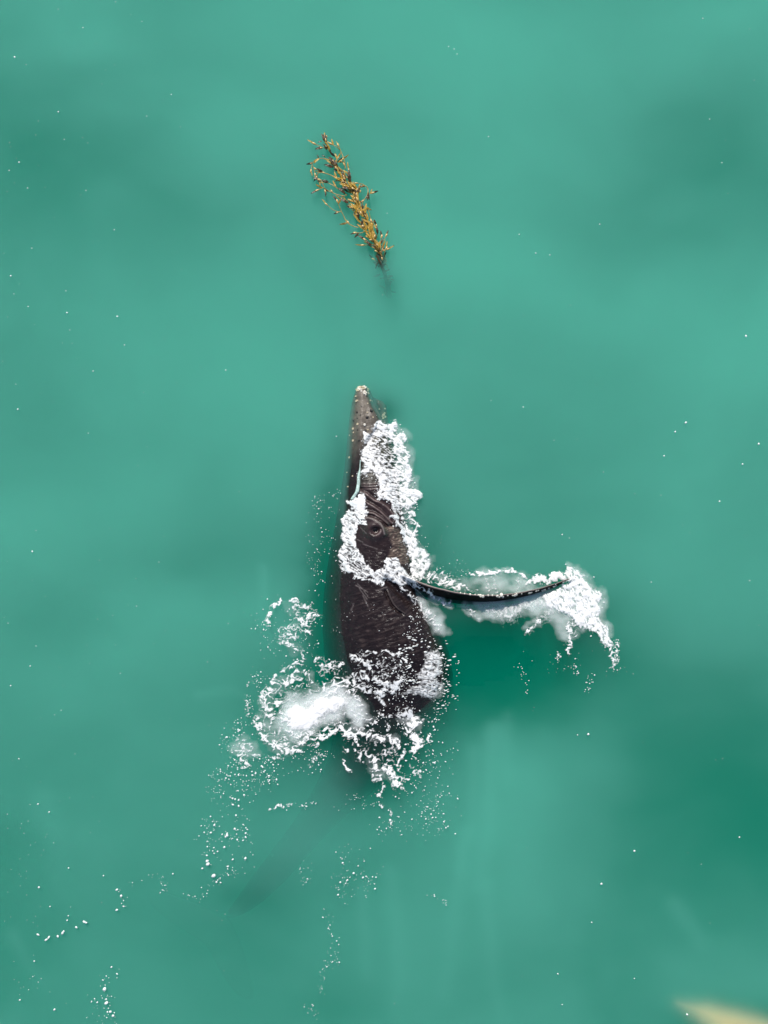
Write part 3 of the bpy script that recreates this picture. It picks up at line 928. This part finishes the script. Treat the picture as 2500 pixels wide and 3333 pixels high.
# water running down beside the mouth
ch = Z1([(575, 985), (570, 1080), (558, 1160), (555, 1240), (540, 1330), (490, 1410)])
v, f = [], []
cw = [3, 4, 9, 9, 10, 12]
for i in range(24):
    s = i / 23 * 5
    x_ = np.interp(s, range(6), [p[0] for p in ch]); y_ = np.interp(s, range(6), [p[1] for p in ch]); w_ = np.interp(s, range(6), cw) / 1.6
    p, _ = on_whale(x_, y_)
    z_ = max(p.z if p is not None else 0, 0) + .03
    for k in range(9):
        a = math.pi * k / 8
        q_ = W(x_ - w_ * math.cos(a), y_, z_ + .035 * math.sin(a) - .02)
        v.append(q_)
for i in range(23):
    for k in range(8):
        f.append((i * 9 + k, (i + 1) * 9 + k, (i + 1) * 9 + k + 1, i * 9 + k + 1))
STREAM = plain('pale_running_water', (.50, .66, .60), .10, .35, 30, 1.0)
o = link_mesh('water_stream', v, f, STREAM)
tag(o, 'thin pale green stream of water running down the whale mouth line', 'water stream', kind='stuff')

# milky aerated water under and around the foam
gx3, gy3 = px_grid(600, 2100, 1370, 2900, 5)
wx = gx3 + 26 * fbm(gx3 / 60, gy3 / 60, 4, 51)
wy = gy3 + 26 * fbm(gx3 / 60, gy3 / 60, 4, 52)
th = stroke_field(wx, wy, [
    (Z1([(960, 640), (1050, 760), (1090, 950), (1110, 1150), (1150, 1380), (1080, 1500)]), 24, .035), (Z2([(1060, 250), (1150, 330), (1200, 460), (1290, 560), (1270, 720)]), 22, .035),
    (Z1([(1020, 1520), (1120, 1620)]), 24, .02), (Z4([(150, 270), (300, 300), (450, 350)]), 20, .03), (Z4([(1260, 240), (1370, 370), (1440, 440), (1430, 560), (1500, 700)]), 24, .05),
    (LL([(610, 590), (470, 650), (420, 720), (400, 860), (450, 980), (560, 1060), (690, 970)]), 26, .018), (LL([(560, 130), (640, 230), (540, 330), (620, 440)]), 30, .014),
    (LL([(1420, 450), (1520, 560), (1500, 690)]), 20, .04), (LL([(880, 900), (1050, 960), (1250, 1000)]), 20, .014),
    (LL([(600, 880), (660, 850), (740, 800), (830, 760)]), 42, .55), (LL([(600, 740), (565, 800)]), 32, .12), (LL([(880, 740), (960, 760), (1020, 850)]), 28, .22), (LL([(700, 600), (750, 680)]), 26, .02), (LL([(240, 1040), (320, 1050)]), 36, .03), (LL([(440, 900), (520, 1000)]), 50, .03),
    (LL([(1290, 830), (1350, 900)]), 26, .05), (LL([(1100, 1150), (1220, 1230)]), 36, .02), (LL([(900, 960), (1050, 990)]), 44, .008), (LL([(1000, 1250), (1120, 1240)]), 60, .008), (LL([(800, 1400), (1000, 1400)]), 90, .006),
    (LL([(1230, 1440), (1300, 1440)]), 60, .006),
    (Z4([(620, 500), (760, 530), (860, 500)]), 34, .10), (Z4([(900, 460), (1040, 450), (1150, 480)]), 36, .20), (Z4([(1130, 540), (1180, 600), (1200, 660)]), 34, .07), (Z4([(1000, 590), (930, 650)]), 12, .05),
    (Z4([(1230, 480), (1330, 500)]), 50, .25), (Z4([(480, 480), (560, 560)]), 18, .06), (Z4([(120, 450), (200, 540), (270, 610), (300, 660)]), 26, .09), (Z4([(230, 430), (380, 490)]), 12, .08),
    (Z4([(620, 320), (760, 340), (900, 330)]), 36, .075), (Z4([(400, 320), (520, 350)]), 22, .03), (Z4([(720, 240), (800, 240)]), 9, .05)])
th = .42 * np.clip(th - .006, 0, 1) * np.clip(1 + 1.1 * fbm(gx3 / 34, gy3 / 22, 4, 57), .2, 2.2)
sheet = volume_sheet('bubble_cloud', (gx3 - 1250) / PM, (1666.5 - gy3) / PM, np.full_like(th, -.006), th, MILK, eps=.0015)
tag(sheet, 'milky cloud of fine bubbles in the water under the foam', 'bubbles', kind='stuff')

# ------------------------------------------------------------------ flecks and droplets
ico = bmesh.new()
bmesh.ops.create_icosphere(ico, subdivisions=1, radius=1)
IV = np.array([v.co[:] for v in ico.verts])
IF = np.array([[v.index for v in f.verts] for f in ico.faces])
ico.free()


def flecks(name, items, label, mat=DROP):
    """many small blobs of froth, some standing for glints: (px, py, radius in px, stretch, direction)"""
    V, F = [], []
    n0 = 0
    for (x_, y_, r_, st, an) in items:
        p, _ = drop((x_ - 1250) / PM * .985, (1666.5 - y_) / PM * .985)
        z_ = max(p.z, 0) if p is not None else 0
        c = W(x_, y_, z_ + .006)
        r_ = r_ / PM
        s = IV * (1 + .25 * rng.uniform(-1, 1, (len(IV), 1)))
        a_ = s[:, 0] * r_ * st
        b_ = s[:, 1] * r_
        ca, sa = math.cos(an), math.sin(an)
        V.append(np.stack([c.x + a_ * ca - b_ * sa, c.y + a_ * sa + b_ * ca, c.z + s[:, 2] * r_ * .6], 1))
        F.append(IF + n0)
        n0 += len(IV)
    o = link_mesh(name, np.concatenate(V), np.concatenate(F), mat)
    tag(o, label, 'foam flecks', kind='stuff')
    return o


def in_box(x0, x1, y0, y1, n, r0=.9, r1=3.2, st=1.5, conv=None, an=None):
    out = []
    cl = [(rng.uniform(x0, x1), rng.uniform(y0, y1)) for _ in range(max(2, n // 14))]
    for _ in range(int(n * .8)):
        if rng.uniform() < .6:
            c = cl[rng.integers(len(cl))]
            x_, y_ = c[0] + rng.normal() * (x1 - x0) * .10, c[1] + rng.normal() * (y1 - y0) * .10
        else:
            x_, y_ = rng.uniform(x0, x1), rng.uniform(y0, y1)
        if conv: x_, y_ = conv([(x_, y_)])[0]
        r_ = .98 * (r0 + (r1 - r0) * rng.uniform() ** 4)
        out.append((x_, y_, r_, rng.uniform(1, st), rng.uniform(0, 3.14) if an is None else an + rng.normal() * .15))
    return out


def along(pts, n, w, r0, r1, conv=None, st=1.6):
    out = []
    pts = conv(pts) if conv else pts
    for _ in range(n):
        s = rng.uniform(0, len(pts) - 1)
        i = min(int(s), len(pts) - 2)
        q_ = s - i
        out.append((pts[i][0] * (1 - q_) + pts[i + 1][0] * q_ + rng.normal() * w, pts[i][1] * (1 - q_) + pts[i + 1][1] * q_ + rng.normal() * w,
                    r0 + (r1 - r0) * rng.uniform() ** 2.5, rng.uniform(1, st), rng.uniform(0, 3.14)))
    return out


it = []
it += in_box(140, 340, 880, 1200, 150, 1, 3.4, conv=LL)
it += in_box(40, 500, 1190, 1330, 110, 1, 3.4, conv=LL)
it += in_box(350, 500, 1080, 1230, 70, 1, 3.6, conv=LL)
it += in_box(10, 320, 1360, 1640, 90, 1, 4.2, conv=LL)
it += in_box(500, 800, 1040, 1220, 90, 1, 2.8, conv=LL)
it += in_box(370, 780, 60, 620, 220, .9, 3.0, conv=LL)
it += in_box(290, 430, 560, 900, 80, .9, 2.8, conv=LL)
it += in_box(780, 1300, 480, 760, 150, .9, 3.0, st=2.4, conv=LL)
it += in_box(1020, 1300, 760, 1000, 110, .9, 3.0, st=2, conv=LL)
it += in_box(1290, 1520, 800, 1300, 190, .9, 3.2, st=2, conv=LL)
it += in_box(1100, 1560, 1300, 1640, 200, .9, 2.8, conv=LL)
it += in_box(1400, 1650, 1000, 1450, 60, .9, 2.6, conv=LL)
it += in_box(530, 740, 1390, 1440, 30, .9, 2.4, st=2.2, conv=LL)
it += in_box(850, 1100, 1340, 1440, 40, .8, 2.0, st=2.2, conv=LL)
it += in_box(1470, 1660, 430, 800, 150, 1, 3.4, st=3.4, conv=LL, an=.12)
tag_lab = 'tiny white foam flecks scattered on the water around the swirl'
flecks('foam_flecks', it, tag_lab)

it = in_box(1300, 1460, 2080, 2270, 260, 1.1, 3.6, st=3.6, an=.10) + in_box(1180, 1400, 1980, 2130, 26, .6, 1.6, st=3.5, an=.35) + in_box(1330, 1375, 1965, 2080, 70, .9, 2.2, st=4, an=.25)  # foam dashes, plus sun glints on the wet skin modelled as pale blobs
it += in_box(1200, 1330, 2170, 2260, 70, .8, 2.2, st=3, an=.2)
flecks('foam_and_glint_flecks', it, 'pale streaks of foam and modelled sun glints on the whale belly')

it = in_box(1015, 1115, 1590, 1700, 70, .8, 2.2) + in_box(1005, 1095, 1700, 1960, 110, .8, 2.3) + along([(1012, 1965), (1005, 2010), (990, 2040)], 25, 6, .8, 2.2) + in_box(1090, 1150, 1950, 2060, 14, .7, 1.6)
it += in_box(1370, 1480, 1700, 1860, 26, .7, 1.8) + in_box(1400, 1540, 1830, 1880, 50, .7, 1.8) + along(HW, 160, 9, .8, 2.6) + along(VR, 60, 8, .8, 2.4) + along(F3, 120, 10, .8, 2.6)
it += along([(1150, 830), (1140, 880)], 14, 6, 1, 2.6, Z4) + along([(1260, 900), (1280, 990)], 18, 6, .9, 2.4, Z4) + along([(870, 930), (900, 1000), (930, 1100)], 18, 8, .9, 2.2, Z4)
it += along([(1390, 990), (1350, 1100)], 22, 6, .9, 2.6, Z4) + along([(1560, 740), (1560, 860), (1530, 930)], 60, 8, 1, 3, Z4) + in_box(1060, 1560, 800, 1000, 40, .7, 1.8, conv=Z4)
flecks('spray_droplets', it, 'fine spray droplets around the whale head and flipper')

it = [(x_, y_, r_, st, a) for (x_, y_), r_, st, a in zip(
    BL([(165, 720), (200, 742), (210, 732), (250, 727), (270, 712), (275, 705), (330, 688), (365, 665), (372, 668), (168, 515), (296, 432), (447, 465), (290, 658), (295, 638), (216, 598), (505, 525), (523, 552), (505, 613), (535, 598),
        (747, 457), (895, 402), (898, 415), (874, 434), (923, 466), (969, 342), (980, 292), (935, 493), (985, 425), (1060, 390), (1005, 395), (1005, 132), (481, 860), (452, 955), (460, 1015), (477, 1052), (488, 1070), (235, 1043), (86, 1002),
        (148, 834), (420, 1012), (1527, 455), (1568, 473), (1470, 493), (1460, 548), (1620, 522), (1480, 410), (164, 156), (212, 190)]),
    [4, 4, 4, 4, 4.5, 3.5, 3.6, 4, 3.4, 3, 2.5, 2.2, 2.6, 2.2, 2.5, 4, 4.2, 4, 2.6, 2.4, 5, 5.5, 3.4, 6.5, 3.6, 4.4, 3.4, 3.4, 4.2, 3.6, 3.2, 3, 6, 6, 4.4, 4.4, 3.4, 3, 2.8, 3, 3.4, 3, 3.2, 3, 3, 3, 2.6, 2.4],
    [1.6, 1.8, 2, 1.3, 1.7, 1.2, 1.5, 1.8, 1.3] + [1.3] * 39, [2.6, .6, 1.2, 1.6, .9, 1.1, 2.2, 2.6, .4] + [.7] * 39)]
it += in_box(880, 1080, 0, 130, 60, 1, 3, conv=BL) + in_box(870, 1085, 200, 320, 60, 1, 3.6, conv=BL) + in_box(870, 1070, 330, 460, 46, 1, 3.6, conv=BL) + along([(1000, 440), (930, 500), (860, 560), (800, 555)], 40, 7, .8, 2.4, BL)
it += along([(710, 490), (715, 520), (690, 535)], 14, 5, .9, 2.2, BL) + along([(500, 515), (535, 560), (530, 600)], 12, 5, .9, 2.6, BL) + along([(560, 500), (660, 470), (720, 480)], 14, 8, .8, 1.6, BL)
it += along([(485, 870), (445, 940), (470, 1020), (490, 1100)], 36, 12, .9, 3, BL) + in_box(360, 460, 900, 1100, 26, .8, 2.2, conv=BL) + in_box(1280, 1350, 380, 500, 30, .8, 2, conv=BL) + in_box(1430, 1640, 300, 560, 130, .8, 2.8, conv=BL)
it += along([(1400, 620), (1440, 720), (1440, 830), (1410, 850)], 46, 12, .8, 2.4, BL) + along([(1395, 870), (1385, 980)], 24, 5, .7, 1.8, BL) + along([(1330, 1030), (1370, 1070)], 14, 10, .9, 2.6, BL) + in_box(20, 180, 880, 960, 16, .8, 1.8, conv=BL)
it += along([(160, 530), (250, 575), (275, 580)], 14, 5, .9, 2.4, lambda p: [(1250 + a / 1.327, 2500 + b_ / 1.327) for a, b_ in p])
it += in_box(0, 450, 0, 1100, 50, .8, 1.6, conv=BL)
flecks('drifting_flecks', it, 'loose trails of white flecks drifting over the lower left water')

it = []
for x_, y_, r_ in [(48, 186, 3), (190, 364, 2.6), (62, 528, 3), (30, 555, 2), (90, 612, 2), (35, 898, 3), (218, 1018, 3), (382, 1030, 3), (405, 1123, 2), (303, 1208, 2.2), (58, 1332, 3), (92, 998, 2), (2428, 1094, 4), (2232, 1376, 4),
                   (2198, 1406, 3), (2470, 1445, 4), (2417, 1511, 3), (2162, 1484, 3), (2342, 1632, 3), (1830, 1740, 2.4), (1915, 2390, 4), (1880, 2392, 2), (2065, 2770, 4), (1958, 2877, 4), (2407, 2725, 3), (1703, 1325, 2), (1744, 824, 2),
                   (1790, 830, 2), (1690, 763, 2), (1952, 730, 2), (1590, 445, 2), (2288, 60, 2), (1478, 160, 2), (1460, 152, 2), (1488, 176, 2), (558, 308, 2), (105, 1795, 3), (98, 2168, 2.5), (35, 2232, 2.6), (62, 2470, 2.4), (270, 90, 2),
                   (1095, 1420, 2), (735, 1205, 2), (372, 748, 2), (280, 620, 1.6), (2310, 388, 2), (2350, 530, 2), (2440, 1890, 2), (2120, 1895, 2), (2237, 3302, 4), (1816, 3170, 3), (2065, 3185, 2), (1830, 3270, 2), (1926, 3002, 2.4)]:
    it.append((x_, y_, r_ * .95, 1.2, rng.uniform(0, 3)))
for _ in range(190):
    it.append((rng.uniform(-400, 2900), rng.uniform(-400, 3700), .7 + .7 * rng.uniform() ** 2, 1.2, 0))
for _ in range(110):
    it.append((rng.uniform(-100, 600), rng.uniform(0, 2500), .7 + .9 * rng.uniform() ** 2, 1.2, 0))
flecks('sea_specks', it, 'sparse tiny white specks dotted over the open green water')

# ------------------------------------------------------------------ kelp
kelp = bpy.data.objects.new('kelp_frond', None)
COL.objects.link(kelp)
kelp.location = W(1250, 880, 0)
tag(kelp, 'golden brown kelp frond floating on the green water ahead of the whale', 'kelp')
bpy.context.view_layer.update()
KO = kelp.location
rk = np.random.default_rng(5)


def tube(pts, r0, r1, seg=6):
    v, f = [], []
    n_ = len(pts)
    for i, p in enumerate(pts):
        tg = (pts[min(i + 1, n_ - 1)] - pts[max(i - 1, 0)]).normalized()
        s = tg.cross(Vector((0, 0, 1)))
        if s.length < 1e-3: s = Vector((1, 0, 0))
        s.normalize()
        u = s.cross(tg)
        r_ = r0 + (r1 - r0) * i / (n_ - 1)
        for k in range(seg):
            a = 2 * math.pi * k / seg
            v.append(p + (s * math.cos(a) + u * math.sin(a)) * r_ - KO)
    for i in range(n_ - 1):
        for k in range(seg):
            f.append((i * seg + k, i * seg + (k + 1) % seg, (i + 1) * seg + (k + 1) % seg, (i + 1) * seg + k))
    return v, f


def spline(pts, n_=14):
    P = [Vector(p) for p in pts]
    out = []
    for i in range(len(P) - 1):
        p0, p1, p2, p3 = P[max(i - 1, 0)], P[i], P[i + 1], P[min(i + 2, len(P) - 1)]
        m_ = max(3, n_ // (len(P) - 1) + 2)
        for s in range(m_):
            t_ = s / m_
            out.append(.5 * ((2 * p1) + (p2 - p0) * t_ + (2 * p0 - 5 * p1 + 4 * p2 - p3) * t_ ** 2 + (3 * p1 - p0 - 3 * p2 + p3) * t_ ** 3))
    out.append(P[-1])
    return out


def blade_mesh(variant):
    v, f = [], []
    n_ = 9
    for i in range(n_):
        s = i / (n_ - 1)
        w_ = [.10, .14, .075][variant] * math.sin(math.pi * min(1, s * .97 + .03) ** .75) ** .8 + .008
        zc = .10 * math.sin(s * 3.0) + .02 * math.sin(s * 17)
        for k, u in enumerate((-1, -.3, .3, 1)):
            v.append((s, u * w_ * (1 + .12 * math.sin(s * 23 + k)), zc - .05 * (1 - u * u) + .03 * math.sin(s * 19 + u * 2)))
    for i in range(n_ - 1):
        for k in range(3):
            f.append((i * 4 + k, (i + 1) * 4 + k, (i + 1) * 4 + k + 1, i * 4 + k + 1))
    return v, f


blade_src = []
for kind, mat in ((0, KGOLD), (1, KDARK), (2, KGOLD)):
    v, f = blade_mesh(kind)
    o = link_mesh('blade', v, f, mat, kelp)
    md = o.modifiers.new('thickness', 'SOLIDIFY')
    md.thickness = .02
    blade_src.append(o)
v, f = lathe([(.02, 0), (.10, .12), (.20, .35), (.235, .6), (.18, .85), (.07, .98)], 8)
v = [(z_, x_, y_) for x_, y_, z_ in v]
float_src = link_mesh('float_bladder', v, [tuple(q_) for q_ in f], KFLOAT, kelp)
taken = set()


def piece(src, at_, ang, length, pitch=0.0, roll=0.0):
    o = src
    if src.name in taken:
        o = src.copy()
        COL.objects.link(o)
    taken.add(o.name)
    o.parent = kelp
    o.location = at_ - KO
    o.rotation_euler = (roll, -pitch, ang)
    o.scale = (length,) * 3
    return o


def kz(py_): return .035 if py_ < 800 else .035 - .000035 * (py_ - 800) ** 2 * 2.2


strands = [
    ([(1270, 1930), (1200, 1800), (1150, 1690), (1080, 1560), (1030, 1400), (960, 1240), (880, 1090), (835, 960), (745, 855), (685, 765), (625, 660), (570, 560), (490, 480)], 3.2, 1),
    ([(1240, 1900), (1180, 1760), (1120, 1600), (1060, 1450), (1000, 1300), (930, 1160), (860, 1020), (800, 900), (720, 800), (640, 740)], 2.6, 1),
    ([(1255, 1880), (1160, 1720), (1085, 1500), (1020, 1330), (930, 1200), (850, 1130), (835, 1010), (870, 920), (850, 880), (760, 870)], 2.2, 1),
    ([(1230, 1850), (1140, 1650), (1040, 1520), (960, 1400), (880, 1270), (850, 1180), (850, 1080)], 2.2, 1),
    ([(560, 570), (590, 470), (520, 400), (470, 330), (445, 250), (435, 200)], 1.6, 1),
    ([(680, 640), (590, 560), (480, 480), (360, 465), (290, 500), (265, 550), (255, 600)], 1.3, 0),
    ([(265, 550), (290, 600), (300, 650)], 1.2, 0),
    ([(640, 740), (500, 680), (400, 650), (340, 665), (335, 720), (400, 790), (430, 870)], 1.3, 0),
    ([(700, 600), (690, 500), (650, 390), (620, 320)], 1.5, 0), ([(630, 350), (580, 310), (540, 290)], 1.2, 0), ([(440, 335), (380, 310), (320, 285)], 1.2, 0),
    ([(830, 870), (760, 760), (700, 690), (640, 620), (560, 520)], 2.4, 0), ([(790, 800), (750, 710), (745, 640)], 2, 0),
    ([(860, 870), (940, 822), (990, 850), (995, 920), (960, 990), (930, 1030), (920, 1090)], 1.5, 0), ([(980, 835), (920, 800), (870, 790)], 1.3, 0), ([(965, 980), (1000, 940), (1030, 925)], 1.2, 0),
    ([(870, 1370), (800, 1350), (720, 1300), (680, 1220), (640, 1140), (605, 1050)], 1.4, 0), ([(640, 1165), (560, 1150), (470, 1080)], 1.2, 0),
    ([(700, 960), (600, 940), (480, 890), (420, 850), (360, 870)], 1.3, 0), ([(850, 1040), (760, 1030), (680, 1010)], 1.5, 0), ([(930, 1080), (1000, 1150), (1030, 1250)], 1.3, 0),
    ([(720, 950), (640, 890), (560, 830), (480, 790), (390, 755)], 1.4, 0), ([(690, 780), (600, 740), (520, 690), (440, 660)], 1.4, 0),
    ([(1120, 1480), (1120, 1420), (1112, 1370)], 1.2, 0), ([(1165, 1640), (1160, 1580), (1170, 1520)], 1.2, 0), ([(1190, 1640), (1195, 1570), (1225, 1500)], 1.2, 0), ([(1150, 1690), (1230, 1662)], 1.2, 0),
    ([(1080, 1640), (1000, 1600), (955, 1600)], 1.3, 0), ([(1060, 1600), (980, 1545)], 1.3, 0), ([(960, 1420), (910, 1440), (860, 1440)], 1.3, 0), ([(800, 1150), (760, 1080), (735, 1050)], 1.2, 0), ([(600, 520), (640, 490)], 1.1, 0),
    ([(1210, 1760), (1215, 1700), (1225, 1670)], 1.2, 0), ([(1130, 1840), (1090, 1800)], 1.2, 0), ([(1050, 1350), (1075, 1300), (1060, 1290), (1010, 1290)], 1.3, 0)]
nb = 0
for pts, r_, main in strands:
    pk = KP(pts)
    P3 = [W(x_, y_, kz(y_) + rk.uniform(-.01, .025) * (y_ < 850)) for x_, y_ in pk]
    cv = spline(P3, 26)
    v, f = tube(cv, r_ / 4.02 / PM * 3.8, r_ / 4.02 / PM * 2.8)
    link_mesh('stipe', v, f, KSTIPE, kelp)
    if main:
        n_ = int(len(cv) * (1.15 if r_ > 2 else .6))
        for _ in range(n_):
            i = rk.integers(1, len(cv) - 1)
            tg = cv[i] - cv[i - 1]
            a = math.atan2(tg.y, tg.x) + rk.choice([-1, 1]) * abs(rk.normal(.0, .30)) + rk.normal() * .10
            p = cv[i] + Vector((rk.normal() * .018, rk.normal() * .018, rk.uniform(0, .03)))
            dark = rk.uniform() < (.42 if p.y > W(0, 560).y else .15)
            L = rk.uniform(.10, .22) * (.8 if r_ < 2 else 1)
            bl = piece(blade_src[1] if dark else blade_src[int(rk.choice([0, 2]))], p, a, L, rk.uniform(-.05, .22), rk.uniform(-.9, .9))
            nb += 1
            if rk.uniform() < .20:
                p2 = p + Vector((rk.normal() * .02, rk.normal() * .02, .025))
                piece(float_src, p2, a + rk.normal() * .4, rk.uniform(.055, .09), rk.uniform(0, .2))
    else:
        i = len(cv) - 1
        tg = cv[i] - cv[i - 2]
        a = math.atan2(tg.y, tg.x)
        dark = rk.uniform() < .45
        piece(float_src, cv[i] - tg * .2, a, rk.uniform(.075, .105))
        piece(blade_src[1] if dark else blade_src[2], cv[i] + Vector((math.cos(a), math.sin(a), 0)) * .05, a + rk.normal() * .2, rk.uniform(.08, .16), .05, rk.uniform(-.5, .5))
        for _ in range(max(1, len(pts) - 3)):
            i = rk.integers(2, len(cv) - 1)
            tg = cv[i] - cv[i - 1]
            a = math.atan2(tg.y, tg.x) + rk.choice([-1, 1]) * rk.uniform(.2, .9)
            if rk.uniform() < .6: piece(float_src, cv[i], a, rk.uniform(.06, .095))
            piece(blade_src[1] if rk.uniform() < .45 else blade_src[0], cv[i], a, rk.uniform(.09, .17), .06, rk.uniform(-.6, .6))
cv = spline([W(1225, 830, .0), W(1240, 862, -.06), W(1254, 895, -.28), W(1262, 925, -.60), W(1266, 960, -1.1)], 20)
v, f = tube(cv, .014, .07, 10)
link_mesh('stipe', v, f, KDARK, kelp)
for k in range(22):
    p = cv[int(rk.integers(3, len(cv) - 4))] + Vector((rk.normal() * .05, rk.normal() * .05, -.03))
    piece(blade_src[1], p, rk.uniform(0, 6.28), rk.uniform(.12, .22), rk.uniform(-.6, .1), rk.uniform(-1, 1))
# traced big blades: dark spearheads and pale ones
for (x0, y0, x1, y1, k) in [(450, 260, 435, 150, 1), (440, 250, 398, 165, 1), (395, 240, 345, 255, 1), (440, 450, 395, 425, 1), (350, 460, 332, 420, 1), (545, 555, 500, 455, 1), (600, 590, 550, 490, 1), (540, 580, 430, 548, 1), (600, 620, 560, 590, 1),
                             (480, 775, 400, 750, 1), (760, 770, 745, 620, 1), (690, 735, 645, 695, 1), (700, 925, 612, 855, 1), (730, 900, 670, 850, 1), (740, 1050, 630, 995, 1), (930, 1130, 915, 1060, 1), (1040, 1620, 975, 1540, 1), (1120, 1650, 1060, 1590, 1), (1125, 1450, 1110, 1355, 1),
                             (990, 1260, 950, 1235, 0), (960, 1400, 860, 1330, 0), (350, 780, 335, 730, 1), (1150, 1690, 1130, 1590, 1), (1205, 1750, 1230, 1690, 1), (1130, 1820, 1085, 1795, 1), (1150, 1880, 1100, 1835, 1), (870, 1000, 850, 900, 0), (690, 860, 640, 760, 0)]:
    (a0, b0), (a1, b1) = KP([(x0, y0), (x1, y1)])
    p0, p1 = W(a0, b0, kz(b0) + .03), W(a1, b1, kz(b1) + .03)
    d_ = p1 - p0
    piece(blade_src[k], p0, math.atan2(d_.y, d_.x), d_.length * 1.05, .05, rk.uniform(-.3, .3))
print('kelp blades', nb, 'objects', len(bpy.data.objects))
